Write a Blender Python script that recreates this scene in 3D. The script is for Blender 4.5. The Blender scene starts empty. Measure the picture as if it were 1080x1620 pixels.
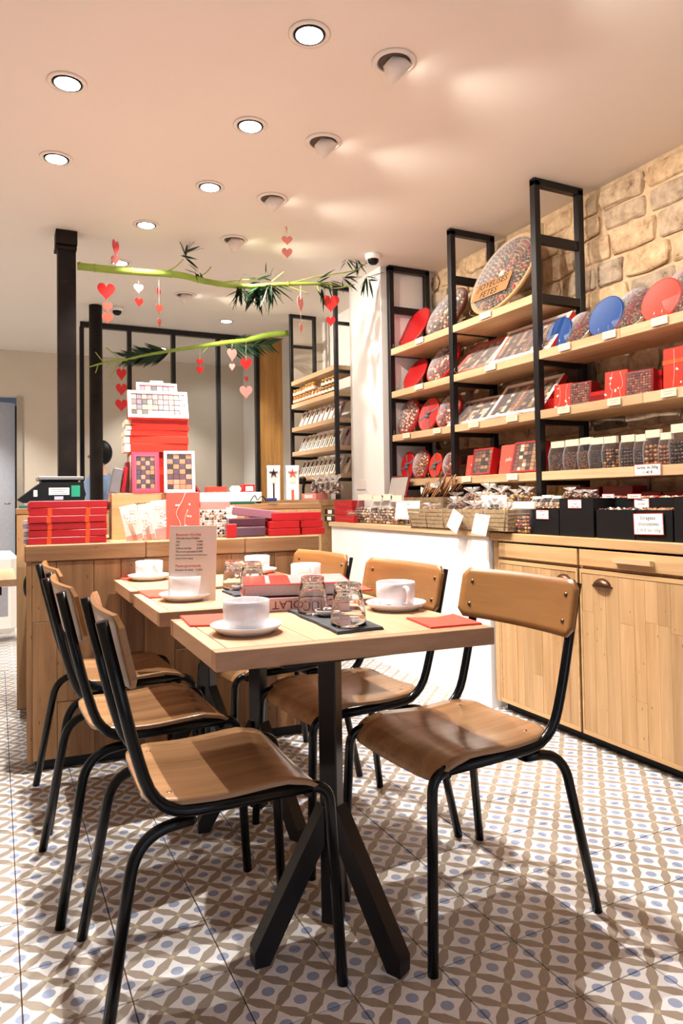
import bpy, bmesh, math, random
from mathutils import Vector, Matrix
random.seed(7)
PI = math.pi
sc = bpy.context.scene
COL = sc.collection
def R(d): return math.radians(d)

# ---------------------------------------------------------------- camera
F_PX, YAW, PITCH, ROLL, CX, CY = 1108.6, .458, .0279, -.0152, 540.0, 756.06
EYE = Vector((0, 0, 1.06))
fw = Vector((math.sin(YAW)*math.cos(PITCH), math.cos(YAW)*math.cos(PITCH), math.sin(PITCH)))
r0 = Vector((math.cos(YAW), -math.sin(YAW), 0)); u0 = r0.cross(fw)
RT = r0*math.cos(ROLL) + u0*math.sin(ROLL); UP = -r0*math.sin(ROLL) + u0*math.cos(ROLL)
cam = bpy.data.cameras.new('camera'); co = bpy.data.objects.new('camera', cam); COL.objects.link(co)
co.matrix_world = Matrix(((RT.x, UP.x, -fw.x, 0), (RT.y, UP.y, -fw.y, 0), (RT.z, UP.z, -fw.z, EYE.z), (0, 0, 0, 1)))
cam.sensor_fit = 'VERTICAL'; cam.sensor_height = 36; cam.lens = F_PX/1620*36
cam.shift_y = (CY-810)/1620; cam.clip_start = .05
sc.camera = co
def at(px, py, ax, val):
    """the point where the sight line of a photo pixel meets the plane of world axis ax at val"""
    d = fw + RT*((px-CX)/F_PX) - UP*((py-CY)/F_PX)
    return EYE + d*((val-EYE[ax])/d[ax])

# ---------------------------------------------------------------- light
w = bpy.data.worlds.new('world'); sc.world = w; w.use_nodes = True
w.node_tree.nodes['Background'].inputs[0].default_value = (.80, .86, 1, 1)
w.node_tree.nodes['Background'].inputs[1].default_value = .12
sc.view_settings.view_transform = 'Standard'; sc.view_settings.look = 'None'
sc.view_settings.exposure = 0.72; sc.view_settings.gamma = 1
SPOT_W, WALLWASH_W, DAY_FILL_W = 108, 34, 15
WARM = (1, .965, .91)
def area(name, loc, rot, sx, sy, e, col):
    l = bpy.data.lights.new(name, 'AREA'); l.shape = 'RECTANGLE'; l.size = sx; l.size_y = sy; l.energy = e; l.color = col
    o = bpy.data.objects.new(name, l); o.location = loc; o.rotation_euler = rot; COL.objects.link(o); return o
area('assumed_daylight_fill', (.6, -1.95, 1.3), (R(90), 0, 0), 2.6, 2.2, DAY_FILL_W, (.72, .80, 1))  # cool fill light added behind the camera, standing for assumed daylight

# ---------------------------------------------------------------- materials
MATS = {}
def lin(c):
    return tuple(((v/255)/12.92 if v/255 <= .04045 else ((v/255+.055)/1.055)**2.4) for v in c) + (1,)
class NT:
    def __init__(s, m): s.t = m.node_tree; s.n = s.t.nodes; s.l = s.t.links
    def a(s, typ, **k):
        x = s.n.new(typ)
        for key, v in k.items(): setattr(x, key, v)
        return x
    def m(s, op, a, b=None, c=None):
        x = s.n.new('ShaderNodeMath'); x.operation = op
        for i, v in enumerate((a, b, c)):
            if v is None: continue
            if isinstance(v, (int, float)): x.inputs[i].default_value = v
            else: s.l.new(v, x.inputs[i])
        return x.outputs[0]
    def mix(s, f, a, b):
        x = s.n.new('ShaderNodeMix'); x.data_type = 'RGBA'
        for i, v in ((0, f), (6, a), (7, b)):
            if isinstance(v, (int, float, tuple)): x.inputs[i].default_value = v
            else: s.l.new(v, x.inputs[i])
        return x.outputs[2]
def base_mat(name, rough=.5, metal=0, spec=.5, coat=0):
    m = bpy.data.materials.new(name); m.use_nodes = True; b = m.node_tree.nodes['Principled BSDF']
    b.inputs['Roughness'].default_value = rough; b.inputs['Metallic'].default_value = metal
    b.inputs['Specular IOR Level'].default_value = spec; b.inputs['Coat Weight'].default_value = coat
    b.inputs['Coat Roughness'].default_value = .15
    return m, b, NT(m)
def flat(name, c, rough=.5, metal=0, spec=.5, var=.06, scale=30, coat=0, bump=0):
    """plain colour with a faint procedural mottling"""
    if name in MATS: return MATS[name]
    m, b, n = base_mat(name, rough, metal, spec, coat)
    tc = n.a('ShaderNodeTexCoord'); no = n.a('ShaderNodeTexNoise'); no.inputs['Scale'].default_value = scale
    n.l.new(tc.outputs['Object'], no.inputs['Vector'])
    c0 = lin(c); lo = tuple(max(0, v*(1-var*2)) for v in c0[:3])+(1,); hi = tuple(min(1, v*(1+var)) for v in c0[:3])+(1,)
    n.l.new(n.mix(no.outputs['Fac'], lo, hi), b.inputs['Base Color'])
    if bump:
        bp = n.a('ShaderNodeBump'); bp.inputs['Strength'].default_value = bump; bp.inputs['Distance'].default_value = .004
        n.l.new(no.outputs['Fac'], bp.inputs['Height']); n.l.new(bp.outputs[0], b.inputs['Normal'])
    MATS[name] = m; return m
def wood(name, light, dark, axis=2, rough=.45, rnd=.25, scale=1.0, coat=0, knots=.0):
    if name in MATS: return MATS[name]
    m, b, n = base_mat(name, rough, 0, .4, coat)
    tc = n.a('ShaderNodeTexCoord'); oi = n.a('ShaderNodeObjectInfo'); mp = n.a('ShaderNodeMapping')
    s = [26*scale]*3; s[axis] = 1.6*scale; mp.inputs['Scale'].default_value = s
    va = n.a('ShaderNodeVectorMath', operation='SCALE'); cmb = n.a('ShaderNodeCombineXYZ')
    for i in range(3): n.l.new(oi.outputs['Random'], cmb.inputs[i])
    n.l.new(cmb.outputs[0], va.inputs[0]); va.inputs['Scale'].default_value = 37.0
    n.l.new(tc.outputs['Object'], mp.inputs['Vector']); n.l.new(va.outputs[0], mp.inputs['Location'])
    no = n.a('ShaderNodeTexNoise'); no.inputs['Scale'].default_value = 1; no.inputs['Detail'].default_value = 6; no.inputs['Roughness'].default_value = .62
    no.inputs['Distortion'].default_value = .6
    n.l.new(mp.outputs[0], no.inputs['Vector'])
    mp2 = n.a('ShaderNodeMapping'); s2 = [7*scale]*3; s2[axis] = 1.1*scale; mp2.inputs['Scale'].default_value = s2
    n.l.new(tc.outputs['Object'], mp2.inputs['Vector']); n.l.new(va.outputs[0], mp2.inputs['Location'])
    n2 = n.a('ShaderNodeTexNoise'); n2.inputs['Scale'].default_value = 1; n2.inputs['Detail'].default_value = 2; n.l.new(mp2.outputs[0], n2.inputs['Vector'])
    f = n.m('ADD', n.m('MULTIPLY', no.outputs['Fac'], .62), n.m('MULTIPLY', n2.outputs['Fac'], .38))
    f = n.m('MULTIPLY_ADD', f, 2.6, -.85)
    cr = n.a('ShaderNodeClamp'); n.l.new(f, cr.inputs[0])
    col = n.mix(cr.outputs[0], lin(dark), lin(light))
    if knots:
        vo = n.a('ShaderNodeTexVoronoi'); mp3 = n.a('ShaderNodeMapping'); s3 = [6.]*3; s3[axis] = 2.4; mp3.inputs['Scale'].default_value = s3
        n.l.new(tc.outputs['Object'], mp3.inputs['Vector']); n.l.new(va.outputs[0], mp3.inputs['Location']); n.l.new(mp3.outputs[0], vo.inputs['Vector'])
        k = n.m('LESS_THAN', vo.outputs['Distance'], knots)
        col = n.mix(n.m('MULTIPLY', k, .6), col, lin(tuple(v*.35 for v in dark)))
    hs = n.a('ShaderNodeHueSaturation'); n.l.new(col, hs.inputs['Color'])
    n.l.new(n.m('MULTIPLY_ADD', oi.outputs['Random'], rnd*2, 1-rnd), hs.inputs['Value'])
    n.l.new(hs.outputs[0], b.inputs['Base Color'])
    bp = n.a('ShaderNodeBump'); bp.inputs['Strength'].default_value = .12; bp.inputs['Distance'].default_value = .002
    n.l.new(no.outputs['Fac'], bp.inputs['Height']); n.l.new(bp.outputs[0], b.inputs['Normal'])
    MATS[name] = m; return m
def emis(name, c, e):
    if name in MATS: return MATS[name]
    m, b, n = base_mat(name); b.inputs['Base Color'].default_value = lin(c)
    b.inputs['Emission Color'].default_value = lin(c); b.inputs['Emission Strength'].default_value = e
    MATS[name] = m; return m
def glassy(name, c, rough=.02, trans=1, alpha=1, ior=1.45):
    if name in MATS: return MATS[name]
    m, b, n = base_mat(name, rough); b.inputs['Base Color'].default_value = lin(c)
    b.inputs['Transmission Weight'].default_value = trans; b.inputs['IOR'].default_value = ior; b.inputs['Alpha'].default_value = alpha
    MATS[name] = m; return m
def film(name, c, tint=.15, rough=.08):
    """clear cellophane: mostly transparent, glossy"""
    if name in MATS: return MATS[name]
    m = bpy.data.materials.new(name); m.use_nodes = True; n = NT(m); n.n.clear()
    o = n.a('ShaderNodeOutputMaterial'); t = n.a('ShaderNodeBsdfTransparent'); g = n.a('ShaderNodeBsdfPrincipled')
    g.inputs['Base Color'].default_value = lin(c); g.inputs['Roughness'].default_value = rough
    mx = n.a('ShaderNodeMixShader'); lw = n.a('ShaderNodeLayerWeight'); lw.inputs[0].default_value = .5
    tc = n.a('ShaderNodeTexCoord'); no = n.a('ShaderNodeTexNoise'); no.inputs['Scale'].default_value = 25; no.inputs['Detail'].default_value = 3
    n.l.new(tc.outputs['Object'], no.inputs['Vector'])
    bp = n.a('ShaderNodeBump'); bp.inputs['Strength'].default_value = .5; bp.inputs['Distance'].default_value = .004
    n.l.new(no.outputs['Fac'], bp.inputs['Height']); n.l.new(bp.outputs[0], g.inputs['Normal'])
    n.l.new(n.m('MULTIPLY_ADD', n.m('POWER', lw.outputs['Facing'], 4), .5, tint), mx.inputs[0]); n.l.new(t.outputs[0], mx.inputs[1]); n.l.new(g.outputs[0], mx.inputs[2]); n.l.new(mx.outputs[0], o.inputs[0])
    MATS[name] = m; return m

# cement tile: 4-point stars with blue discs between taupe petals, on a quarter-tile lattice
TP = .2114
def tile_mat(name, joints):
    m, b, n = base_mat(name, .42, 0, .45)
    if joints:
        g = n.a('ShaderNodeNewGeometry'); src = g.outputs['Position']; off = (.0475-TP*8, 1.139-TP*8)
    else:
        tc = n.a('ShaderNodeTexCoord'); src = tc.outputs['Object']; off = (-TP/2-TP*8, -TP/2-TP*8)
    sp = n.a('ShaderNodeSeparateXYZ'); n.l.new(src, sp.inputs[0])
    U = n.m('MULTIPLY', n.m('SUBTRACT', sp.outputs[0], off[0]), 4/TP)
    V = n.m('MULTIPLY', n.m('SUBTRACT', sp.outputs[1], off[1]), 4/TP)
    # star centres at i+j odd.  a=(U+V), b=(U-V): odd-odd lattice of period 2
    A = n.m('SUBTRACT', n.m('MODULO', n.m('ADD', U, V), 2), 1); B = n.m('SUBTRACT', n.m('MODULO', n.m('ADD', n.m('SUBTRACT', U, V), 400), 2), 1)
    du = n.m('ABSOLUTE', n.m('MULTIPLY', n.m('ADD', A, B), .5)); dv = n.m('ABSOLUTE', n.m('MULTIPLY', n.m('SUBTRACT', A, B), .5))
    mx = n.m('MAXIMUM', du, dv); mn = n.m('MINIMUM', du, dv)
    star = n.m('LESS_THAN', n.m('ADD', mx, n.m('MULTIPLY', mn, 1.55)), .82)
    disc = n.m('LESS_THAN', n.m('ADD', n.m('MULTIPLY', du, du), n.m('MULTIPLY', dv, dv)), .072)
    junc = n.m('GREATER_THAN', n.m('SUBTRACT', mx, mn), .84)
    no = n.a('ShaderNodeTexNoise'); no.inputs['Scale'].default_value = 90; n.l.new(src, no.inputs['Vector'])
    g2 = n.a('ShaderNodeNewGeometry'); n3 = n.a('ShaderNodeTexNoise'); n3.inputs['Scale'].default_value = 2.2; n3.inputs['Detail'].default_value = 4; n.l.new(g2.outputs['Position'], n3.inputs['Vector'])
    c = n.mix(star, lin((158, 143, 128)), lin((232, 228, 226)))
    c = n.mix(disc, c, lin((150, 160, 186))); c = n.mix(n.m('MULTIPLY', junc, .5), c, lin((205, 188, 140)))
    f = n.m('MULTIPLY_ADD', no.outputs['Fac'], .16, .86)
    f = n.m('MULTIPLY', f, n.m('MULTIPLY_ADD', n3.outputs['Fac'], .22, .9))
    if not joints:
        oi = n.a('ShaderNodeObjectInfo'); f = n.m('MULTIPLY', f, n.m('MULTIPLY_ADD', oi.outputs['Random'], .12, .92))
    hs = n.a('ShaderNodeHueSaturation'); n.l.new(c, hs.inputs['Color']); n.l.new(f, hs.inputs['Value'])
    c = hs.outputs[0]
    if joints:
        fu = n.m('ABSOLUTE', n.m('SUBTRACT', n.m('MODULO', n.m('ADD', n.m('DIVIDE', U, 4), .5), 1), .5)); fv = n.m('ABSOLUTE', n.m('SUBTRACT', n.m('MODULO', n.m('ADD', n.m('DIVIDE', V, 4), .5), 1), .5))
        j = n.m('LESS_THAN', n.m('MINIMUM', fu, fv), .006); c = n.mix(j, c, lin((150, 130, 115)))
    n.l.new(c, b.inputs['Base Color'])
    MATS[name] = m; return m

M_TILE = tile_mat('cement_tile', False); M_TILEFAR = tile_mat('cement_tile_far', True)
M_GROUT = flat('grout', (104, 80, 66), .9)
M_CEIL = flat('ceiling_paint', (236, 229, 221), .6, var=.02, scale=2)
M_WALL = flat('wall_paint', (222, 210, 192), .8, var=.03, scale=3)
M_WHITEWALL = flat('white_wall', (243, 240, 236), .8, var=.02, scale=4, bump=.2)
M_STEEL = flat('dark_steel', (34, 31, 33), .38, .4, .5, .2, 12)
M_BLACK = flat('black_paint', (8, 12, 14), .22, 0, .3, .1)
M_BLACKM = flat('black_matte', (9, 11, 14), .5, 0, .3)
M_RUST = flat('aged_iron', (40, 32, 28), .6, .3, .3, .5, 9, bump=.4)
M_OAK_T = wood('oak_table', (214, 176, 138), (176, 136, 100), 1, .5, .08, coat=.0)
M_OAK_TX = wood('oak_table_edge', (196, 150, 112), (150, 108, 78), 0, .5, .06)
M_OAK_C = wood('oak_cabinet', (204, 166, 122), (160, 120, 78), 2, .5, .14, knots=.07)
M_OAK_CY = wood('oak_cabinet_long', (210, 172, 124), (170, 128, 84), 1, .5, .06)
M_OAK_S = wood('oak_shelf', (226, 196, 158), (190, 152, 110), 1, .5, .05)
M_OAK_D = wood('oak_counter', (174, 132, 90), (112, 77, 48), 2, .5, .2, knots=.08)
M_OAK_DX = wood('oak_counter_long', (176, 134, 92), (112, 77, 48), 0, .5, .12, knots=.06)
M_SEAT = wood('beech_seat', (190, 146, 104), (128, 90, 58), 0, .22, .06, .7, coat=.5)
M_BACK = wood('beech_back', (166, 116, 66), (128, 86, 46), 1, .34, .12, .8, coat=.15)
M_PORC = flat('porcelain', (240, 236, 238), .12, 0, .6, .01, coat=.6)
M_GLASS = glassy('clear_glass', (250, 250, 250))
M_NAPKIN = flat('red_napkin', (232, 74, 52), .85, var=.05, scale=200)
M_SLATE = flat('slate', (58, 60, 66), .6, 0, .4, .3, 40, bump=1)
M_RED = flat('red_card', (182, 20, 24), .4, var=.04)
M_REDL = flat('orange_red_card', (212, 48, 24), .45, var=.04)
M_CORAL = flat('coral_card', (232, 96, 80), .5, var=.04)
M_PINK = flat('pink_paper', (240, 150, 142), .7)
M_DARKRED = flat('dark_red', (130, 18, 24), .35)
M_WHITE = flat('white_card', (244, 240, 232), .6, var=.02)
M_CREAM = flat('cream_card', (240, 226, 200), .6, var=.02)
M_PAPER = flat('menu_paper', (232, 214, 200), .6, var=.02)
M_BLUE = flat('blue_card', (10, 66, 136), .4)
M_NAVY = flat('navy_card', (38, 50, 96), .4)
M_INK = flat('black_ink', (40, 34, 34), .8)
M_REDINK = flat('red_ink', (222, 60, 44), .8)
M_WHITEINK = flat('white_ink', (250, 230, 224), .7)
M_CHOC = [flat('dark_chocolate', (50, 28, 22), .25, coat=.3), flat('milk_chocolate', (122, 72, 48), .3, coat=.2), flat('praline', (176, 128, 84), .4), flat('gold_foil', (206, 160, 70), .3, .5), flat('white_chocolate', (232, 214, 188), .4), flat('red_foil', (170, 30, 32), .3, .3), flat('green_foil', (60, 100, 60), .35, .2)]
M_SILVER = flat('wire', (190, 186, 180), .25, .9)
M_BRONZE = flat('bronze', (92, 62, 48), .3, .8)
M_RIVET = flat('rivet_metal', (110, 92, 74), .3, .9)
M_FILM = film('cellophane', (225, 225, 230), .03); M_FILMW = film('cellophane_dense', (250, 246, 244), .55)
M_BAMBOO = flat('bamboo', (156, 186, 72), .35, var=.25, scale=8)
M_LEAF = flat('bamboo_leaf', (38, 74, 46), .4, var=.3, scale=15)
M_STEM = flat('twig', (170, 190, 90), .5)
M_WICKER = flat('wicker', (150, 124, 92), .7, var=.3, scale=40, bump=.6)
M_LAMP = emis('lamp_glow', (255, 246, 232), 14)
M_TIN = flat('grey_metal', (150, 146, 142), .35, .7)
M_GREENGLASS = flat('green_glass_edge', (30, 84, 70), .1, coat=.5)
M_PINKROSE = flat('rose_card', (196, 66, 92), .45)
M_PURPLE = flat('plum_film', (86, 34, 52), .15, coat=.7)
M_TEAL = flat('teal_ribbon', (72, 120, 130), .5)
M_ORIB = flat('orange_ribbon', (238, 84, 28), .5)
M_HEART = flat('red_heart', (218, 34, 30), .35); M_HCORAL = flat('coral_heart', (238, 92, 72), .5)

# ---------------------------------------------------------------- mesh helpers
class MB:
    def __init__(s): s.bm = bmesh.new(); s.mi = 0
    def _xf(s, vs, M):
        if M is not None:
            for v in vs: v.co = M @ v.co
    def _mi(s, fs):
        for f in fs: f.material_index = s.mi
    def box(s, x0, x1, y0, y1, z0, z1, M=None, bev=0):
        if bev:
            b2 = bmesh.new(); bmesh.ops.create_cube(b2, size=1)
            for v in b2.verts: v.co = Vector(((x0+x1)/2+v.co.x*(x1-x0), (y0+y1)/2+v.co.y*(y1-y0), (z0+z1)/2+v.co.z*(z1-z0)))
            bmesh.ops.bevel(b2, geom=b2.edges[:], offset=bev, segments=1, affect='EDGES')
            s.add(b2, M); return s
        P = [Vector(p) for p in ((x0, y0, z0), (x1, y0, z0), (x1, y1, z0), (x0, y1, z0), (x0, y0, z1), (x1, y0, z1), (x1, y1, z1), (x0, y1, z1))]
        return s.hexa(P, M)
    def hexa(s, P, M=None):
        v = [s.bm.verts.new(p) for p in P]; s._xf(v, M)
        s._mi([s.bm.faces.new([v[i] for i in f]) for f in ((0, 3, 2, 1), (4, 5, 6, 7), (0, 1, 5, 4), (1, 2, 6, 5), (2, 3, 7, 6), (3, 0, 4, 7))]); return s
    def add(s, b2, M=None):
        mp = {}
        for v in b2.verts: mp[v] = s.bm.verts.new((M @ v.co) if M is not None else v.co)
        for f in b2.faces:
            n = s.bm.faces.new([mp[v] for v in f.verts]); n.material_index = s.mi; n.smooth = f.smooth
        b2.free(); return s
    def lathe(s, prof, seg=32, M=None, smooth=True, close=False):
        rings = []
        for r, z in prof:
            if r < 1e-6: rings.append([s.bm.verts.new((0, 0, z))])
            else: rings.append([s.bm.verts.new((r*math.cos(2*PI*i/seg), r*math.sin(2*PI*i/seg), z)) for i in range(seg)])
        allv = [v for q in rings for v in q]; s._xf(allv, M)
        if close: rings.append(rings[0])
        for a, b in zip(rings, rings[1:]):
            for i in range(seg):
                j = (i+1) % seg
                if len(a) == 1 and len(b) == 1: continue
                if len(a) == 1: f = s.bm.faces.new((a[0], b[j], b[i]))
                elif len(b) == 1: f = s.bm.faces.new((a[i], a[j], b[0]))
                else: f = s.bm.faces.new((a[i], a[j], b[j], b[i]))
                f.smooth = smooth; f.material_index = s.mi
        return s
    def tube(s, pts, r, seg=10, M=None, cap=True):
        pts = [Vector(p) for p in pts]; n = len(pts); rr = r if isinstance(r, (list, tuple)) else [r]*n
        t = [(pts[min(i+1, n-1)]-pts[max(i-1, 0)]).normalized() for i in range(n)]
        a = Vector((0, 0, 1)) if abs(t[0].z) < .9 else Vector((1, 0, 0)); u = t[0].cross(a).normalized(); rings = []
        for i in range(n):
            u = (u-t[i]*u.dot(t[i])).normalized(); v = t[i].cross(u)
            rings.append([s.bm.verts.new(pts[i]+(u*math.cos(2*PI*k/seg)+v*math.sin(2*PI*k/seg))*rr[i]) for k in range(seg)])
        s._xf([v for q in rings for v in q], M)
        for a_, b_ in zip(rings, rings[1:]):
            for k in range(seg):
                f = s.bm.faces.new((a_[k], a_[(k+1) % seg], b_[(k+1) % seg], b_[k])); f.smooth = True; f.material_index = s.mi
        if cap: s._mi([s.bm.faces.new(rings[0][::-1]), s.bm.faces.new(rings[-1])])
        return s
    def prism(s, pts, z0, z1, M=None):
        a = [s.bm.verts.new((p[0], p[1], z0)) for p in pts]; b = [s.bm.verts.new((p[0], p[1], z1)) for p in pts]; s._xf(a+b, M); n = len(a)
        fs = [s.bm.faces.new(a[::-1]), s.bm.faces.new(b)]+[s.bm.faces.new((a[i], a[(i+1) % n], b[(i+1) % n], b[i])) for i in range(n)]
        s._mi(fs); return s
    def ball(s, c, rx, ry, rz, M=None, sub=1):
        b2 = bmesh.new(); bmesh.ops.create_icosphere(b2, subdivisions=sub, radius=1)
        for v in b2.verts: v.co = Vector((c[0]+v.co.x*rx, c[1]+v.co.y*ry, c[2]+v.co.z*rz))
        for f in b2.faces: f.smooth = True
        return s.add(b2, M)
    def build(s, name, mat, parent=None, kind=None):
        me = bpy.data.meshes.new(name); bmesh.ops.recalc_face_normals(s.bm, faces=s.bm.faces[:]); s.bm.to_mesh(me); s.bm.free()
        for m in (mat if isinstance(mat, (list, tuple)) else [mat]): me.materials.append(m)
        return link(name, me, parent, kind)
def link(name, me, parent=None, kind=None):
    o = bpy.data.objects.new(name, me); COL.objects.link(o)
    if parent is not None: o.parent = parent
    if kind: o['kind'] = kind
    return o
def tag(o, label=None, cat=None, group=None, kind=None):
    if label: o['label'] = label
    if cat: o['category'] = cat
    if group: o['group'] = group
    if kind: o['kind'] = kind
    return o
def thing(name, label, cat, loc=(0, 0, 0), rz=0, group=None):
    o = bpy.data.objects.new(name, None); COL.objects.link(o); o.location = loc; o.rotation_euler = (0, 0, rz); o.empty_display_size = .05
    return tag(o, label, cat, group)
def copy_tree(o, parent=None):
    c = o.copy(); COL.objects.link(c)
    if parent is not None: c.parent = parent
    for ch in o.children: copy_tree(ch, c)
    return c
def smoothed(pts, n=6):
    """Catmull-Rom through the points"""
    P = [Vector(p) for p in pts]; P = [P[0]*2-P[1]]+P+[P[-1]*2-P[-2]]; out = []
    for i in range(1, len(P)-2):
        for k in range(n):
            t = k/n; a, b, c, d = P[i-1:i+3]
            out.append(.5*((2*b)+(c-a)*t+(2*a-5*b+4*c-d)*t*t+(3*b-a-3*c+d)*t**3))
    out.append(P[-2]); return out
def fillet(pts, rad, n=5):
    """polyline with rounded corners"""
    P = [Vector(p) for p in pts]; out = [P[0]]
    for i in range(1, len(P)-1):
        a, b, c = P[i-1], P[i], P[i+1]; r = rad[i-1] if isinstance(rad, (list, tuple)) else rad
        p = b+(a-b).normalized()*r; q = b+(c-b).normalized()*r
        for k in range(n+1):
            t = k/n; out.append(p*(1-t)**2+b*2*t*(1-t)+q*t*t)
    out.append(P[-1]); return out
TEXTS = []
def text(s, size, mat, parent, M, name='lettering', align='CENTER', depth=.0004, sx=1):
    cu = bpy.data.curves.new(name, 'FONT'); cu.body = s; cu.size = size; cu.align_x = align; cu.align_y = 'CENTER'; cu.extrude = depth; cu.resolution_u = 2
    cu.materials.append(mat); o = bpy.data.objects.new(name, cu); TEXTS.append(o); COL.objects.link(o); o.parent = parent; o.matrix_local = M @ Matrix.Diagonal((sx, 1, 1, 1)); return o
def T(x, y, z): return Matrix.Translation((x, y, z))
def RX(d): return Matrix.Rotation(R(d), 4, 'X')
def RY(d): return Matrix.Rotation(R(d), 4, 'Y')
def RZ(d): return Matrix.Rotation(R(d), 4, 'Z')
# a frame whose local x runs along -Y (left to right as seen from the room), y up, z towards the room (-X)
FACE_ROOM = Matrix(((0, 0, -1, 0), (-1, 0, 0, 0), (0, 1, 0, 0), (0, 0, 0, 1)))

# ---------------------------------------------------------------- the room
H = 2.7; XW = 2.873; XC = 2.226; XL = -1.6; YF = 8.3; YB = -2.0
def struct(name, mb, mat, parent=None):
    o = mb.build(name, mat, parent)
    if parent is None: o['kind'] = 'structure'
    return o
fl = struct('floor', MB().box(XL, 4.2, YB, YF, -.05, -.006), M_GROUT)
TX0, TY0 = .0475, 1.139
tm = None
NTY = 18
for i in range(-1, 11):
    for j in range(-1, NTY):
        x, y = TX0+(i+.5)*TP, TY0+(j+.5)*TP
        if x < -.02-.1 or x > XC+.12: continue
        if y > 3.1 and .2 < x < 1.2 and y < 3.7: continue
        # only those the lens can reach
        dz = (Vector((x, y, 0))-EYE)
        if abs(dz.dot(RT)/dz.dot(fw)*F_PX) > 640 or -dz.dot(UP)/dz.dot(fw)*F_PX > 960: continue
        if tm is None:
            t = MB().box(-TP/2+.0014, TP/2-.0014, -TP/2+.0014, TP/2-.0014, -.006, 0, bev=.0012).build('tile', M_TILE, fl); tm = t.data
        else: t = link('tile', tm, fl)
        t.location = (x, y, random.uniform(-.0006, .0004))
mb = MB()
mb.box(-.10, 4.2, TY0+TP*NTY, YF, -.006, 0); mb.box(XL, -.10, YB, YF, -.006, 0); mb.box(-.10, 4.2, YB, TY0-TP, -.006, 0)
far = mb.build('far_tiles', M_TILEFAR, fl, 'stuff')
struct('ceiling', MB().box(XL, 4.2, YB, YF, H, H+.1), M_CEIL)
struct('wall_left', MB().box(XL-.1, XL, YB, YF, 0, H), M_WALL)
# far wall with a doorway at its left end
mb = MB(); mb.box(.26, 4.2, YF, YF+.1, 0, H); mb.box(-.75, .26, YF, YF+.1, 2.2, H); mb.box(XL, -.75, YF, YF+.1, 0, H)
struct('wall_far', mb, M_WALL)
struct('wall_behind_door', MB().box(XL, 1, YF+1.4, YF+1.5, 0, H), flat('bluish_wall', (190, 200, 222), .8))
d = struct('door_1', MB().box(0, .86, 0, .04, 0, 2.16, T(-.62, YF+.02, .01) @ RZ(20)), flat('door_paint', (226, 229, 240), .5))
MB().box(.20, .26, YF-.02, YF+.1, 0, 2.2).build('door_frame', flat('door_frame_grey', (176, 166, 150), .6), d)
MB().box(.185, .2, YF-.01, YF+.1, 0, 2.1).build('door_gap', M_BLACKM, d)
MB().tube([(.14, YF-.06, 1.05), (.08, YF-.06, 1.05)], .01).build('handle', M_TIN, d)
# back of the shop: unseen street front, its large opening assumed for the daylight
mb = MB(); mb.box(XL, -.8, YB-.1, YB, 0, H); mb.box(2.1, 4.2, YB-.1, YB, 0, H); mb.box(-.8, 2.1, YB-.1, YB, 2.45, H); struct('wall_front', mb, M_WALL)
# stone wall on the right
wr = struct('wall_right', MB().box(XW+.035, XW+.2, YB, 4.52, 0, H), flat('mortar', (214, 184, 148), .95, var=.25, scale=25, bump=.8))
def stone_mat():
    m, b, n = base_mat('stone', .92, 0, .2)
    tc = n.a('ShaderNodeTexCoord'); oi = n.a('ShaderNodeObjectInfo')
    no = n.a('ShaderNodeTexNoise'); no.inputs['Scale'].default_value = 14; no.inputs['Detail'].default_value = 8; no.inputs['Roughness'].default_value = .7
    va = n.a('ShaderNodeVectorMath', operation='ADD'); cmb = n.a('ShaderNodeCombineXYZ')
    for i in range(3): n.l.new(n.m('MULTIPLY', oi.outputs['Random'], 50), cmb.inputs[i])
    n.l.new(tc.outputs['Object'], va.inputs[0]); n.l.new(cmb.outputs[0], va.inputs[1]); n.l.new(va.outputs[0], no.inputs['Vector'])
    cr = n.a('ShaderNodeValToRGB'); cr.color_ramp.elements[0].position = .3; cr.color_ramp.elements[1].position = .68
    cr.color_ramp.elements[0].color = lin((104, 80, 58)); cr.color_ramp.elements[1].color = lin((214, 184, 142)); e = cr.color_ramp.elements.new(.42); e.color = lin((178, 144, 104))
    n.l.new(no.outputs['Fac'], cr.inputs[0])
    hs = n.a('ShaderNodeHueSaturation'); n.l.new(cr.outputs[0], hs.inputs['Color'])
    dk = n.m('MULTIPLY', n.m('LESS_THAN', oi.outputs['Random'], .10), -.45)
    n.l.new(n.m('ADD', n.m('MULTIPLY_ADD', oi.outputs['Random'], .5, .72), dk), hs.inputs['Value'])
    n.l.new(n.m('MULTIPLY_ADD', oi.outputs['Random'], .3, .62), hs.inputs['Saturation'])
    n.l.new(hs.outputs[0], b.inputs['Base Color'])
    bp = n.a('ShaderNodeBump'); bp.inputs['Strength'].default_value = 1; bp.inputs['Distance'].default_value = .011; n.l.new(no.outputs['Fac'], bp.inputs['Height']); n.l.new(bp.outputs[0], b.inputs['Normal'])
    return m
M_STONE = stone_mat()
z = .80; row = 0
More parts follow.
